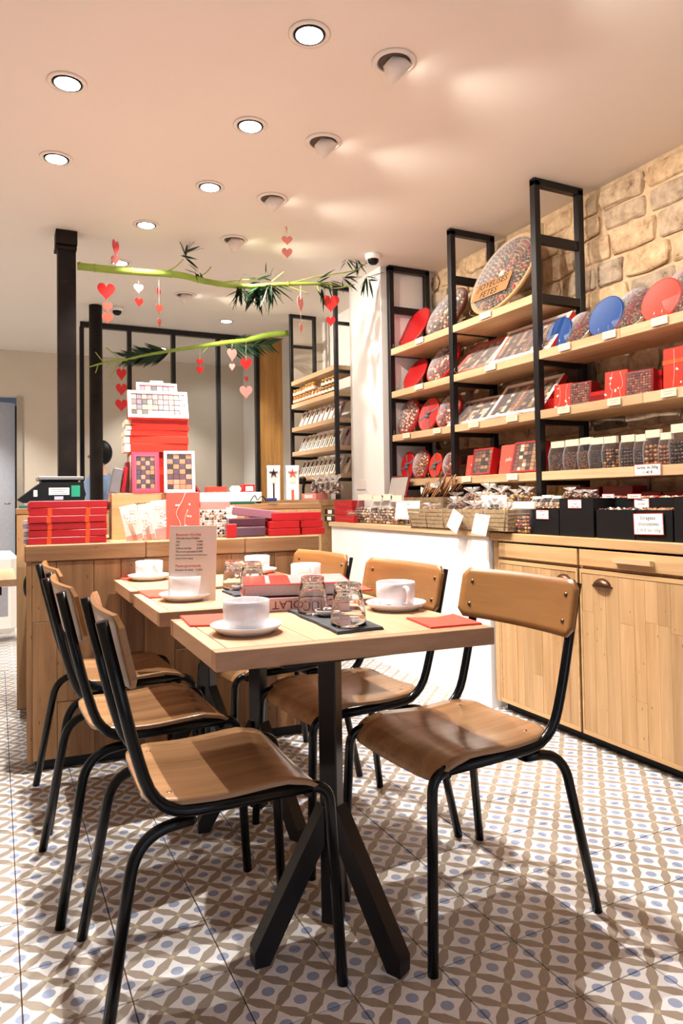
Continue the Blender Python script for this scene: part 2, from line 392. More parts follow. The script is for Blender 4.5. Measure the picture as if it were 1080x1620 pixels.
while z < H-.03:
    h = random.uniform(.105, .145)
    if z+h > H-.05: h = H-.02-z
    y = 1.45-random.uniform(0, .2)
    while y < 4.42:
        L = random.uniform(.18, .34)
        if y+L > 4.45: L = 4.47-y
        if L > .06:
            b2 = bmesh.new(); bmesh.ops.create_cube(b2, size=1); bmesh.ops.subdivide_edges(b2, edges=b2.edges[:], cuts=1, use_grid_fill=True)
            g = .007; dx = random.uniform(-.008, .012)
            for v in b2.verts:
                ed = abs(v.co.y) > .4 and abs(v.co.z) > .4
                jy, jz, jx = random.uniform(-.009, .009), random.uniform(-.007, .007), random.uniform(-.006, .006)
                k = .93 if ed else 1
                v.co = Vector((v.co.x*.07+dx+(jx if v.co.x < 0 else 0)+(.012 if v.co.x < 0 and (abs(v.co.y) > .4 or abs(v.co.z) > .4) else 0), v.co.y*(L-2*g)*k+jy, v.co.z*(h-2*g)*k+jz))
            bmesh.ops.bevel(b2, geom=[e for e in b2.edges if e.calc_face_angle(0) > .8], offset=.008, segments=1, affect='EDGES')
            mb = MB(); mb.add(b2)
            o = mb.build('stone', M_STONE, wr); o.location = (XW+.035, y+L/2, z+h/2)
        y += L
    z += h; row += 1
# return wall at the end of the stone bay, and the white pillar beside it
struct('pillar', MB().box(2.45, 3.6, 4.292, 4.79, 0, H), flat('pillar_paint', (240, 237, 233), .8, var=.02, scale=4))
wr2 = struct('wall_recess', MB().box(2.75, 2.9, 4.8, YF, 0, H), M_WHITEWALL)
MB().box(2.732, 2.75, 4.98, 5.03, 1.95, 2.0).build('switch_plate', M_SILVER, wr2)
struct('wall_recess_side', MB().box(2.45, 2.75, 5.94, 6.0, 0, H), M_WALL)
# low white partition wall with a timber top
lw = struct('wall_low', MB().box(2.21, XW, 2.83, 4.66, 0, .85), M_WHITEWALL)
MB().box(2.195, XW, 2.83, 4.68, .85, .882, bev=.003).build('timber_top', M_OAK_S, lw)
p = at(571, 767, 0, 2.45)
MB().box(2.443, 2.45, p.y-.07, p.y+.07, p.z-.035, p.z+.035, bev=.002).build('socket', M_WHITE, lw)

# glass partition at the back
PY = 6.73
gp = struct('window_1', MB().box(.687, 2.39, PY-.02, PY+.03, H-.05, H-.005), M_STEEL)
for x in (.70, 1.12, 1.53, 1.973, 2.375): MB().box(x-.018, x+.018, PY-.03, PY+.03, 0, H-.05).build('window_frame', M_STEEL, gp)
MB().box(.70, 2.375, PY-.03, PY+.03, 0, .1).build('window_sill', M_STEEL, gp)
mg = film('pane_glass', (150, 150, 142), .12, .03)
for a, b in ((.718, 1.102), (1.138, 1.512), (1.548, 1.955), (1.991, 2.357)): MB().box(a, b, PY-.004, PY+.004, .1, H-.05).build('pane', mg, gp)
tw = struct('trim_1', MB().box(2.395, 2.63, PY-.06, PY+.05, 0, H-.01), wood('oak_panel', (190, 142, 78), (140, 96, 46), 2, .5, .1, knots=.06))

# ---------------------------------------------------------------- wood cabinet on the right
cab = thing('oak_cabinet', 'long pale oak base cabinet along the stone wall with stave doors', 'cabinet', (0, 0, 0))
MB().box(XC+.012, XW, .6, 2.80, .05, .80).build('body', M_OAK_C, cab)
MB().box(XC+.05, XW, .6, 2.79, 0, .05).build('plinth', M_BLACKM, cab)
MB().box(XC-.002, XC+.03, 2.775, 2.81, .045, .835, bev=.002).build('side_panel', M_OAK_C, cab)
wt = MB().box(XC-.012, XW, .6, 2.825, .835, .875, bev=.003).build('worktop', M_OAK_CY, cab)
def stave_door(y0, y1, parent, zt=.745):
    dd = MB().box(XC+.004, XC+.02, y0, y1, .05, zt).build('door', M_BLACKM, parent)
    fr = MB(); fr.box(XC-.006, XC+.014, y0+.003, y1-.003, zt-.018, zt-.002); fr.box(XC-.006, XC+.014, y0+.003, y1-.003, .052, .07)
    fr.box(XC-.006, XC+.014, y0+.003, y0+.012, .07, zt-.018); fr.box(XC-.006, XC+.014, y1-.012, y1-.003, .07, zt-.018)
    fr.build('door_frame', M_OAK_CY, dd)
    y = y1-.0125
    while y > y0+.03:
        wd = min(random.uniform(.045, .075), y-(y0+.0125))
        if y-wd < y0+.03: wd = y-(y0+.0125)
        cuts = [.0705]
        if random.random() < .6: cuts.append(random.uniform(.2, .6))
        cuts.append(zt-.0185)
        for a, b in zip(cuts, cuts[1:]):
            MB().box(XC-.004+random.uniform(-.0006, .0006), XC+.014, y-wd+.0005, y-.0005, a+.0004, b-.0004).build('plank', M_OAK_C, dd)
        y -= wd
    return dd
d1 = stave_door(2.245, 2.77, cab); d2 = stave_door(1.62, 2.237, cab); d3 = stave_door(1.0, 1.612, cab)
for (y0, y1, zz0) in ((2.245, 2.77, 0), (1.62, 2.237, 1), (1.0, 1.612, 0)):
    dr = MB().box(XC-.006, XC+.02, y0+.002, y1-.002, .757, .826, bev=.002).build('drawer', M_OAK_CY, cab)
    if zz0: MB().prism([(0, 0), (.022, .004), (.024, .024), (0, .02)], -.09, .09, T(XC-.006, 1.945, .78) @ RX(90) @ RY(180)).build('handle', M_OAK_S, dr)
def cup_handle(y, zc, parent):
    mb = MB(); n = 10; rows = []
    for i in range(6):
        a = PI/2*i/5; r = []
        for k in range(n+1):
            th = PI*k/n; r.append(mb.bm.verts.new((XC-.004-.024*math.sin(a)*math.sin(th)**.6, y+.045*math.cos(th), zc+.034*math.cos(a)*math.sin(th))))
        rows.append(r)
    for a, b in zip(rows, rows[1:]):
        for k in range(n):
            try:
                f = mb.bm.faces.new((a[k], a[k+1], b[k+1], b[k])); f.smooth = True
            except ValueError: pass
    mb.tube([(XC-.005, y-.052, zc), (XC-.007, y+.052, zc)], .004, 6)
    mb.build('cup_handle', M_BRONZE, parent)
p = at(954, 926, 0, XC); cup_handle(p.y, p.z-.005, d2); p = at(893, 918, 0, XC); cup_handle(p.y, p.z-.005, d1)

# ---------------------------------------------------------------- steel shelving
SX0, SX1 = 2.49, 2.83
SH = [2.098, 1.796, 1.490, 1.176]      # shelf top heights
FY = [4.262, 3.518, 2.772, 1.70]       # frame positions
rack = thing('shelving', 'black steel frame shelving with oak boards in front of the stone wall', 'shelves')
def post(y, x0, z0): MB().box(x0, x0+.038, y-.019, y+.019, z0, H-.012, bev=.002).build('upright', M_STEEL, rack)
for y in FY[:3]:
    post(y, SX0, .883 if y > 2.83 else .876); post(y, SX1-.038, .883 if y > 2.83 else .876)
    MB().box(SX0, SX1, y-.019, y+.019, H-.04, H-.002, bev=.002).build('cross_bar', M_STEEL, rack)
    MB().box(SX0+.038, SX1-.038, y-.012, y+.012, 2.36, 2.41, bev=.002).build('cross_bar', M_STEEL, rack)
    for i, z in enumerate(SH):
        MB().box(SX0+.038, SX1-.038, y-.018, y+.018, z-.07 if i else z-.045, z-.046 if i else z+.0, bev=.001).build('bracket', M_STEEL, rack)
def board(i, y0, y1): MB().box(SX0+.004, SX1-.02, y0, y1, SH[i]-.045, SH[i], bev=.002).build('shelf', M_OAK_S, rack)
for i in range(4):
    board(i, FY[1]+.0195, FY[0]-.0195); board(i, FY[2]+.0195, FY[1]-.0195)
    if i: board(i, 2.12 if i > 1 else 2.235, FY[2]-.0195); board(i, 1.5, 2.118 if i > 1 else 2.233)
post(1.48, SX0, .876)

def shelf_span(px0, px1, py, x):
    a, b = at(px0, py, 0, x), at(px1, py, 0, x); return b.y, a.y
tagno = 0
def price_tag(i, px0, px1, label, lines=None, h=.034):
    y0, y1 = shelf_span(px0, px1, 700, SX0)
    z = SH[i]-.018
    o = thing('price_tag', label, 'price tag', (SX0-.004, (y0+y1)/2, z), 0, 'price tags clipped to the shelf edges')
    wd = (y1-y0)/2
    MB().box(-.001, .001, -wd, wd, -h/2, h/2).build('card', M_CREAM if lines is None else M_WHITE, o)
    mb = MB()
    if lines is None: mb.box(-.0015, -.001, -wd*.7, wd*.7, .004, .006); mb.box(-.0015, -.001, -wd*.5, wd*.5, -.006, -.004); mb.build('printed_lines', flat('grey_ink', (170, 160, 150), .8), o)
    else:
        for (a, b, c, e_) in ((-wd, wd, h/2-.002, h/2), (-wd, wd, -h/2, -h/2+.002), (-wd, -wd+.002, -h/2, h/2), (wd-.002, wd, -h/2, h/2)): mb.box(-.0015, -.001, a, b, c, e_)
        mb.build('border', M_REDINK, o)
        for k, s in enumerate(lines): text(s, h*.36, M_INK, o, T(-.0016, 0, h*.2-k*h*.42) @ FACE_ROOM)
    return o

# leaning display things on the shelves -------------------------------------------------
def choc_fill(mb, pts, r, mats, sq=False):
    for (x, y) in pts:
        mb.mi = random.choice(mats); k = random.uniform(.85, 1.1)
        if sq: mb.box(x-r[0]*.9, x+r[0]*.9, y-r[1]*.9, y+r[1]*.9, 0, r[2]*k, bev=0)
        else: mb.ball((x, y, r[2]*.4), r[0]*k, r[1]*k, r[2]*k)
def wire_stand(o, w, tilt):
    for s in (-.5, .5): MB().tube(smoothed([(-.055, s*w, .03), (-.06, s*w, .012), (-.045, s*w, .002), (0, s*w, .001), (.06, s*w, .002), (.09, s*w, .06)], 3), .0016, 5).build('wire_stand', M_SILVER, o)
def disc(label, i, px0, px1, pytop, kind, color=None, x=2.56, tilt=22, oval=1.0, group=None, spokes=0, rimmat=None, ribbon=False, name=None, twist=0, zbase=None, rad=None):
    """a round box or lid leaning back on its edge; local z is the face normal"""
    y0, y1 = shelf_span(px0, px1, pytop+30, x+.05); cy = (y0+y1)/2
    z0 = (SH[i] if zbase is None else zbase)+.004
    zt = at((px0+px1)/2, pytop, 0, x+.08).z; Hh = max(.08, (zt-z0)/math.cos(R(tilt))); r = Hh/2 if rad is None else rad; ry = r*oval
    cy = at((px0+px1)/2, pytop+30, 0, x+r*math.sin(R(tilt))).y
    nm = name or ('chocolate_tray' if kind == 'choc' else 'round_lid')
    o = thing(nm, label, 'chocolate box' if kind == 'choc' else 'box lid', (x, cy, z0), R(twist), group)
    M = T(0, 0, 0) @ RY(tilt) @ T(0, 0, r) @ FACE_ROOM @ Matrix.Diagonal((ry/r, 1, 1, 1))
    if kind == 'lid':
        MB().lathe([(0, -.012), (r*.98, -.012), (r, -.008), (r, 0), (r*.97, .004), (r*.93, .003), (0, .003)], 40, M).build('lid', color, o)
        if ribbon:
            mb = MB()
            for a in (20, 110): mb.box(-r, r, -.005, .005, .0035, .0055, M @ RZ(a))
            mb.build('ribbon', M_TEAL, o)
            mb = MB()
            for a in (20, 160, 250, 300): mb.ball((.018, 0, .01), .02, .007, .004, M @ RZ(a))
            mb.build('bow', M_TEAL, o)
    else:
        MB().lathe([(0, -.03), (r*.9, -.03), (r, -.012), (r, .004), (r*.955, .006), (r*.95, -.006), (0, -.006)], 40, M).build('tray', rimmat or M_RED, o)
        mb = MB(); mats = color or [0, 1, 1, 2, 3, 4]; rr = r*.92
        if spokes:
            n = 11
            for a in range(-n, n+1):
                for b in range(-n, n+1):
                    xx, yy = (a+.5*(b % 2))/n*rr, b/n*rr*.9
                    if xx*xx+yy*yy < rr*rr*.9: choc_fill(mb, [(xx+random.uniform(-.002, .002), yy)], (rr*.052, rr*.036, rr*.05), mats)
            mb.mi = 5
            for k in range(spokes): mb.box(0, rr, -.0015, .0015, 0, .012, RZ(360*k/spokes+12))
        else:
            pz = min(rr*.11, .0125); NR = int(rr/(pz*1.75))
            for ring in range(1, NR):
                q = rr*ring/(NR-.4); n = int(2*PI*q/(pz*2.25))
                for k in range(n):
                    a = 2*PI*k/n+ring; mb.mi = mats[(ring*3+k*(2 if ring % 2 else 1)) % len(mats)] if random.random() < .7 else random.choice(mats)
                    mb.ball((0, 0, .004), pz*1.05, pz*.75, pz*.7, T(q*math.cos(a), q*math.sin(a), 0) @ RZ(math.degrees(a)+(0 if ring % 2 else 90)))
            mb.mi = 4; mb.ball((0, 0, .004), rr*.12, rr*.12, rr*.07)
        for v in mb.bm.verts: v.co = M @ (v.co+Vector((0, 0, -.004)))
        mb.build('chocolates', M_CHOC, o, 'stuff')
        MB().lathe([(r*.94, .0065), (r*.9, .014), (0, .016), (0, .0155), (r*.895, .0135), (r*.935, .006)], 40, M).build('clear_cover', M_FILM, o)
    wire_stand(o, ry*.7, tilt)
    return o
def box_frame(label, i, px0, px1, pytop, rimmat, x=2.55, tilt=38, rows=9, cols=9, mats=(0, 0, 1, 1, 2, 3, 4), group=None, sidemat=None, depth=.03, pb=.012, rim=.024, zbase=None):
    y0, y1 = shelf_span(px0, px1, pytop+40, x+.05); wd = (y1-y0); cy = (y0+y1)/2; z0 = SH[i] if zbase is None else zbase
    zt = at((px0+px1)/2, pytop, 0, x+.1).z; L = max(.08, (zt-z0)/math.cos(R(tilt)))
    o = thing('chocolate_box', label, 'chocolate box', (x-.01, cy, z0+.006), 0, group)
    M = RY(tilt) @ FACE_ROOM @ T(0, 0, 0)
    mb = MB(); w2 = wd/2
    mb.box(-w2, w2, 0, L, -depth, -depth+.004, M)
    for a in ((-w2, w2, 0, rim), (-w2, w2, L-rim, L), (-w2, -w2+rim, rim, L-rim), (w2-rim, w2, rim, L-rim)): mb.box(a[0], a[1], a[2], a[3], -depth+.004, 0, M)
    mb.build('tray', sidemat or rimmat, o)
    mb = MB()
    for a in ((-w2, w2, 0, rim), (-w2, w2, L-rim, L), (-w2, -w2+rim, rim, L-rim), (w2-rim, w2, rim, L-rim)): mb.box(a[0], a[1], a[2], a[3], .0003, .002, M)
    mb.build('rim', rimmat, o)
    mb = MB(); iw, il = wd-2*rim, L-2*rim; colmat = [random.choice(mats) for _ in range(cols)]
    for c in range(cols):
        for r_ in range(rows):
            mb.mi = colmat[c] if random.random() < .72 else random.choice(mats)
            cx, cyy = -w2+rim+iw*(c+.5)/cols, rim+il*(r_+.5)/rows; mb.box(cx-iw/cols*.43, cx+iw/cols*.43, cyy-il/rows*.43, cyy+il/rows*.43, -.02, -.006, M)
    mb.build('chocolates', M_CHOC, o, 'stuff')
    MB().box(-w2+rim*.6, w2-rim*.6, rim*.6, L-rim*.6, .0022, .003, M).build('clear_cover', M_FILM, o)
    wire_stand(o, wd*.4, tilt)
    return o
def card_box(label, i, px0, px1, pytop, mat, x=2.56, depth=.07, tilt=8, cat='box', name='gift_box', group=None, lettering=None, zbase=None, twist=0, band=None, front=None):
    y0, y1 = shelf_span(px0, px1, pytop+15, x); wd = (y1-y0)/2; cy = (y0+y1)/2; z0 = (SH[i] if zbase is None else zbase)
    zt = at((px0+px1)/2, pytop, 0, x).z; L = max(.04, zt-z0)
    o = thing(name, label, cat, (x, cy, z0+.001), R(twist), group)
    M = RY(tilt)
    MB().box(0, depth, -wd, wd, 0, L, M, bev=.002).build('body', mat, o)
    if band: MB().box(-.0015, depth+.001, -wd-.001, wd+.001, L*.62, L*.62+.018, M).build('ribbon', band, o)
    if lettering:
        for k, (s, sz, dy) in enumerate(lettering): text(s, sz, M_WHITEINK, o, M @ T(-.0008, 0, L*dy) @ FACE_ROOM)
    if front == 'print':
        mb = MB(); random.seed(int(px0))
        p0 = [(-wd*.5+random.uniform(-.01, .01), L*t) for t in (.08, .3, .45, .7, .95)]
        mb.tube(smoothed([(-.0012, a, b) for a, b in p0], 4), .0009, 4, M)
        mb.tube(smoothed([(-.0012, a*-.8, b) for a, b in p0], 4), .0009, 4, M)
        for k in range(6):
            a, b = random.uniform(-wd*.75, wd*.75), random.uniform(.1, .9)*L
            if k % 2: mb.ball((-.001, a, b), .0006, .005, .005, M)
            else: mb.prism([(0, 0), (.014, .004), (.012, .012), (.002, .01)], 0, .0006, M @ T(-.0012, a, b) @ FACE_ROOM @ RZ(random.uniform(0, 180)))
        mb.build('printed_motif', M_WHITEINK, o)
    if front == 'choc':
        mb = MB()
        nx, nz = max(3, int(wd*2/.014)), max(4, int(L/.012))
        for a in range(nx):
            for b in range(nz):
                mb.mi = random.choice([0, 1, 1, 2]); mb.ball((-.001, -wd*.85+wd*1.7*(a+.5)/nx, .006+(L-.012)*(b+.5)/nz), .004, wd*.8/nx, (L-.012)*.46/nz, M)
        mb.build('chocolates', M_CHOC, o, 'stuff')
        MB().box(-.007, -.006, -wd*.9, wd*.9, .003, L-.003, M).build('clear_cover', M_FILM, o)
    return o

G_LID, G_TRAY, G_FR = 'round lids shown on the shelves', 'round chocolate trays on the shelves', 'framed boxes of chocolates on the shelves'
# shelf 1
disc('dark red round lid leaning at the far end of the top shelf', 0, 633, 676, 486, 'lid', M_RED, group=G_LID, tilt=28)
disc('round assorted chocolate tray behind the second upright on the top shelf', 0, 672, 738, 452, 'choc', [0, 1, 2, 4, 2, 1, 0], group=G_TRAY, tilt=30, rimmat=flat('brown_rim', (110, 60, 44), .4))
big = disc('very large round wicker-rimmed chocolate platter with festive lettering on the top shelf', 0, 750, 838, 362, 'choc', [0, 0, 1, 1, 6, 5, 2, 0], group=None, tilt=25, rimmat=flat('pale_cane', (196, 160, 116), .6), x=2.52)
# shelf 2
disc('bright red round lid at the far end of the second shelf', 1, 633, 680, 568, 'lid', M_RED, group=G_LID, tilt=28)
disc('round assorted chocolate tray behind the second upright on the second shelf', 1, 673, 728, 540, 'choc', [0, 1, 2, 4, 1, 0], group=G_TRAY, tilt=28)
box_frame('wide coral-framed box of assorted chocolates on the second shelf', 1, 722, 800, 536, M_CORAL, rows=8, cols=12, tilt=45, group=G_FR, sidemat=M_REDL, rim=.035)
box_frame('large white-framed chocolate box behind the third upright on the second shelf', 1, 785, 884, 512, M_WHITE, rows=10, cols=14, tilt=38, x=2.53, group=G_FR, sidemat=M_REDL)
disc('small blue round lid next to the third upright on the second shelf', 1, 866, 901, 507, 'lid', M_BLUE, group=G_LID, tilt=15)
disc('small round tray of brown pralines split in six between two blue lids', 1, 895, 936, 497, 'choc', [1, 1, 2, 0], group=G_TRAY, tilt=25, spokes=6, rimmat=M_SILVER)
disc('larger blue round lid in the middle of the second shelf', 1, 936, 979, 474, 'lid', M_BLUE, group=G_LID, tilt=15)
disc('large round tray of brown pralines split in eight with a blue rim', 1, 970, 1027, 457, 'choc', [1, 1, 2, 0], group=G_TRAY, tilt=25, spokes=8, rimmat=M_SILVER)
disc('orange-red round lid at the near end of the second shelf', 1, 1021, 1068, 446, 'lid', M_REDL, group=G_LID, tilt=15)
disc('red-rimmed round praline tray cut by the right photo edge', 1, 1055, 1120, 416, 'choc', [1, 1, 2, 0], group=G_TRAY, tilt=22, spokes=8, rimmat=M_REDL)
# shelf 3
d = disc('shiny round tray under a bright white cover at the far end of the third shelf', 2, 624, 668, 634, 'choc', [1, 4, 2, 4], group=G_TRAY, tilt=15)
disc('red round lid tied with a teal bow on the third shelf', 2, 662, 694, 632, 'lid', M_HEART, group=G_LID, tilt=15, ribbon=True, oval=1.0)
disc('round chocolate tray behind the second upright on the third shelf', 2, 683, 736, 624, 'choc', [0, 4, 2, 5, 1], group=G_TRAY, tilt=22)
box_frame('small white-framed chocolate box on the third shelf', 2, 718, 790, 631, M_WHITE, rows=7, cols=12, tilt=45, group=G_FR, sidemat=M_RED)
box_frame('large white-framed chocolate box with dark end row on the third shelf', 2, 780, 870, 604, M_WHITE, rows=9, cols=13, tilt=40, x=2.53, group=G_FR, sidemat=M_RED)
G_TIN = 'red boxes on the third shelf'
card_box('small red tin with pale printed vines beside the third upright', 2, 877, 901, 607, M_REDL, depth=.05, group=G_TIN, front='print', tilt=5, twist=12)
card_box('small open red tin filled with dark chocolate beans', 2, 902, 931, 604, M_DARKRED, depth=.08, group=G_TIN, front='choc', tilt=5, twist=12)
card_box('low dark red box lying on the third shelf', 2, 934, 956, 619, M_DARKRED, depth=.12, group=G_TIN, tilt=0, band=M_RED)
card_box('medium red tin with pale printed vines on the third shelf', 2, 957, 988, 586, M_REDL, depth=.05, group=G_TIN, front='print', tilt=5, twist=12)
card_box('medium open red tin filled with chocolate beans', 2, 990, 1029, 585, M_DARKRED, depth=.09, group=G_TIN, front='choc', tilt=5, twist=12)
card_box('stack of small red boxes behind the medium bean tin', 2, 1029, 1046, 587, M_RED, depth=.1, group=G_TIN, tilt=0, band=M_DARKRED, x=2.62)
card_box('tall orange-red tin with pale vines and an orange band cut by the photo edge', 2, 1047, 1110, 546, M_REDL, depth=.12, group=G_TIN, front='print', tilt=2, band=M_ORIB)
card_box('low red strip of box behind the third upright on the third shelf', 2, 858, 876, 632, M_RED, depth=.14, group=G_TIN, tilt=0)
# shelf 4
disc('dark red oval lid with teal bow at the far end of the lowest shelf', 3, 633, 657, 716, 'lid', M_RED, group=G_LID, tilt=8, oval=.85, ribbon=True)
disc('oval tray of large pale chocolates on the lowest shelf', 3, 648, 684, 713, 'choc', [2, 4, 2, 1, 3], group=G_TRAY, tilt=12, oval=.95)
disc('bright red oval lid with a teal bow on the lowest shelf', 3, 676, 702, 718, 'lid', M_REDL, group=G_LID, tilt=10, oval=.85, ribbon=True)
disc('oval chocolate tray behind the second upright on the lowest shelf', 3, 695, 730, 716, 'choc', [2, 4, 0, 1, 5], group=G_TRAY, tilt=12, oval=.95)
G_B4 = 'chocolate boxes on the lowest shelf'
card_box('small coral box with white lettering on the lowest shelf', 3, 735, 761, 719, M_CORAL, depth=.03, group=G_B4, tilt=10, lettering=[('palomas', .022, .55)])
box_frame('small open red chocolate box with one gold row on the lowest shelf', 3, 757, 788, 712, M_RED, rows=6, cols=5, mats=(0, 1, 3, 1, 2), group=G_B4, tilt=12, rim=.01, depth=.05)
card_box('large coral box with white lettering on the lowest shelf', 3, 787, 826, 702, M_CORAL, depth=.04, group=G_B4, tilt=10, lettering=[('palomas', .032, .5)])
box_frame('large open red chocolate box behind the third upright on the lowest shelf', 3, 820, 864, 701, M_RED, rows=7, cols=6, mats=(0, 1, 4, 1, 2), group=G_B4, tilt=14, rim=.01, depth=.06)
def bag(label, i, px0, px1, pytop, fillmat, ball, group, x=2.53, zb=None, depth=.05, header=True, fill=.62, name='chocolate_bag', twist=0, cat='bag'):
    y0, y1 = shelf_span(px0, px1, pytop+20, x); wd = (y1-y0)/2*.96; cy = (y0+y1)/2; z0 = SH[i] if zb is None else zb
    L = max(.05, at((px0+px1)/2, pytop, 0, x+.02).z-z0)
    o = thing(name, label, cat, (x, cy, z0+.001), R(twist), group)
    b2 = bmesh.new(); bmesh.ops.create_cube(b2, size=1); bmesh.ops.subdivide_edges(b2, edges=b2.edges[:], cuts=3, use_grid_fill=True)
    for v in b2.verts:
        t = v.co.z+.5; bul = 1+.08*math.sin(PI*t)+random.uniform(-.03, .03); th = 1 if t < fill else max(.08, 1-(t-fill)/(1-fill)*1.1)
        v.co = Vector((depth/2+v.co.x*depth*th*bul, v.co.y*2*wd*bul*(.97 if t < .8 else 1), L*t))
    for f in b2.faces: f.smooth = True
    MB().add(b2).build('film', M_FILM, o)
    mb = MB(); n = max(2, int(2*wd/(ball*1.7))); m_ = max(3, int(L*fill/(ball*1.6)))
    for a in range(n):
        for b in range(m_):
            for c in range(2):
                mb.mi = random.choice(fillmat)
                mb.ball((.006+c*depth*.5+random.uniform(0, .004), -wd*.9+wd*1.8*(a+.5)/n+random.uniform(-.2, .2)*ball, ball*.8+b*ball*1.6+random.uniform(-.2, .2)*ball), ball*.9, ball*random.uniform(.8, 1.15), ball*random.uniform(.75, 1))
    mb.build('chocolates', M_CHOC, o, 'stuff')
    if header:
        MB().box(depth*.5-.009, depth*.5+.009, -wd*.98, wd*.98, L*.80, L*1.02).build('paper_header', M_CREAM, o)
    return o
GB = 'bags of chocolate beans on the lowest shelf'
for k, (a, b, t, mats, bl, desc) in enumerate([(867, 889, 700, [0, 0, 1], .005, 'bag of small dark coffee beans next to the third upright'), (890, 912, 697, [1, 0], .005, 'second bag from the third upright, small brown beans'),
        (913, 931, 694, [1, 0], .005, 'third bag from the third upright, small brown beans'), (930, 951, 694, [0], .006, 'fourth bag from the third upright, near black beans'), (951, 971, 692, [1, 2, 0], .009, 'fifth bag from the upright, large mixed brown almonds'),
        (978, 1000, 690, [0], .009, 'bag of large black glossy beans left of the printed shelf sign'), (1001, 1018, 689, [0], .008, 'narrow bag of dark beans just above the printed shelf sign'),
        (1016, 1040, 682, [2, 1], .011, 'bag of large light brown almonds above the printed shelf sign'), (1040, 1058, 686, [1], .01, 'bag of brown almonds beside the tallest bag'), (1056, 1092, 672, [0], .01, 'tallest bag of black beans at the right edge of the lowest shelf')]):
    bag('clear '+desc, 3, a, b, t, mats, bl, GB, x=2.52)
# price tags on the shelf edges
for i, a, b, lb in ((0, 660, 673, 'small blank tag under the first tray on the top shelf'), (0, 763, 781, 'wide tag under the very large platter'),
        (1, 658, 671, 'small tag below the red lid of the second shelf'), (1, 770, 787, 'wide tag below the coral-framed box'), (1, 888, 906, 'small tag below the first blue lid'), (1, 958, 979, 'wide tag below the larger blue lid'), (1, 1036, 1062, 'wide tag below the orange-red lid'),
        (2, 638, 649, 'small tag below the shiny white tray'), (2, 686, 698, 'small tag below the bow lid on the third shelf'), (2, 742, 758, 'wide tag below the small white-framed box'), (2, 802, 820, 'wide tag below the large white-framed box'), (2, 884, 903, 'small tag below the small printed tin'), (2, 963, 984, 'small tag below the medium printed tin'), (2, 1048, 1073, 'wide tag below the tall orange-red tin'),
        (3, 730, 744, 'small tag below the small coral box'), (3, 801, 818, 'small tag below the large coral box')):
    price_tag(i, a, b, 'cream '+lb)
price_tag(3, 1003, 1045, 'white red-bordered sign reading Sachet de 200g on the lowest shelf', ['Sachet de 200g', '11.40 €'], h=.05)
MB().box(-.0215, -.0195, -.13, .19, .105, .225, RY(25)).build('lettering_band', M_CHOC[2], big)
text('JOYEUSES', .062, M_INK, big, RY(25) @ T(-.022, .03, .195) @ FACE_ROOM)
text('FETES', .062, M_INK, big, RY(25) @ T(-.022, .04, .135) @ FACE_ROOM)

# ---------------------------------------------------------------- things on the worktop
ZW = .876
def wpos(px, py, z=ZW): return at(px, py, 2, z)
def black_bin(label, y0, y1, x0, depth, h, fill=None, name='display_box'):
    o = thing(name, label, 'display box', (x0, (y0+y1)/2, ZW), 0, 'black display boxes on the worktop'); wd = (y1-y0)/2-.001
    mb = MB(); t = .004
    mb.box(0, depth, -wd, wd, 0, t); mb.box(0, t, -wd, wd, t, h); mb.box(depth-t, depth, -wd, wd, t, h); mb.box(t, depth-t, -wd, -wd+t, t, h); mb.box(t, depth-t, wd-t, wd, t, h)
    mb.build('box_shell', M_BLACKM, o)
    if fill:
        mb = MB(); bl = .0075
        n = int(2*wd/(bl*1.9)); m_ = max(2, int(depth/(bl*2)))
        for a in range(n):
            for b in range(m_): mb.mi = random.choice(fill); mb.ball((t+bl+b*(depth-2*t-2*bl)/max(1, m_-1), -wd+t+bl+a*(2*wd-2*t-2*bl)/(n-1), h-.004+random.uniform(-.003, .006)), bl, bl*1.2, bl)
        mb.box(t, depth-t, -wd+t, wd-t, h-.012, h-.008)
        mb.build('chocolates', M_CHOC, o, 'stuff')
    return o
def yat(px, x): return at(px, 830, 0, x).y
def card(label, o_loc, wdt, hgt, lines, M, border=True, cat='sign', name='sign_card', sizes=None, group=None, paper=None):
    o = thing(name, label, cat, o_loc, 0, group); M = M.copy()
    MB().box(-wdt/2, wdt/2, 0, hgt, -.0008, .0008, M).build('card', paper or M_WHITE, o)
    if border:
        mb = MB(); b = .0022; q = .003 if border == 'in' else 0
        for a in ((-wdt/2+q, wdt/2-q, q, q+b), (-wdt/2+q, wdt/2-q, hgt-b-q, hgt-q), (-wdt/2+q, -wdt/2+b+q, q, hgt-q), (wdt/2-b-q, wdt/2-q, q, hgt-q)): mb.box(a[0], a[1], a[2], a[3], .0009, .0012, M)
        mb.build('border', M_REDINK, o)
    if border == 'in':
        for k in range(4): MB().box(-wdt*(.34-.06*(k % 2)), wdt*(.34-.06*(k % 2)), hgt*(.62-.12*k), hgt*(.62-.12*k)+.0012, .0009, .0012, M).build('printed_line', flat('grey_ink', (170, 160, 150), .8), o)
    for k, l in enumerate(lines): text(l[0], l[1], l[3] if len(l) > 3 else M_INK, o, M @ T(l[4] if len(l) > 4 else 0, hgt*l[2], .001), align=l[5] if len(l) > 5 else 'CENTER')
    return o
xf = 2.245
black_bin('low black box topped with clear white bags beside the bean sacks', yat(884, xf), yat(838, xf), xf, .14, .115)
black_bin('tall square black box left of the chocolate bean boxes', yat(939, xf), yat(885, xf), xf, .20, .165)
black_bin('low black box of dark chocolate beans behind the big printed sign', yat(1004, xf), yat(943, xf), xf, .11, .118, [0, 0, 1, 4])
black_bin('low black box of light almonds behind the big printed sign', yat(1064, xf), yat(1005, xf), xf, .11, .118, [2, 1, 2])
black_bin('tall black box at the right edge of the worktop', yat(1120, xf), yat(1066, xf), xf, .20, .168)
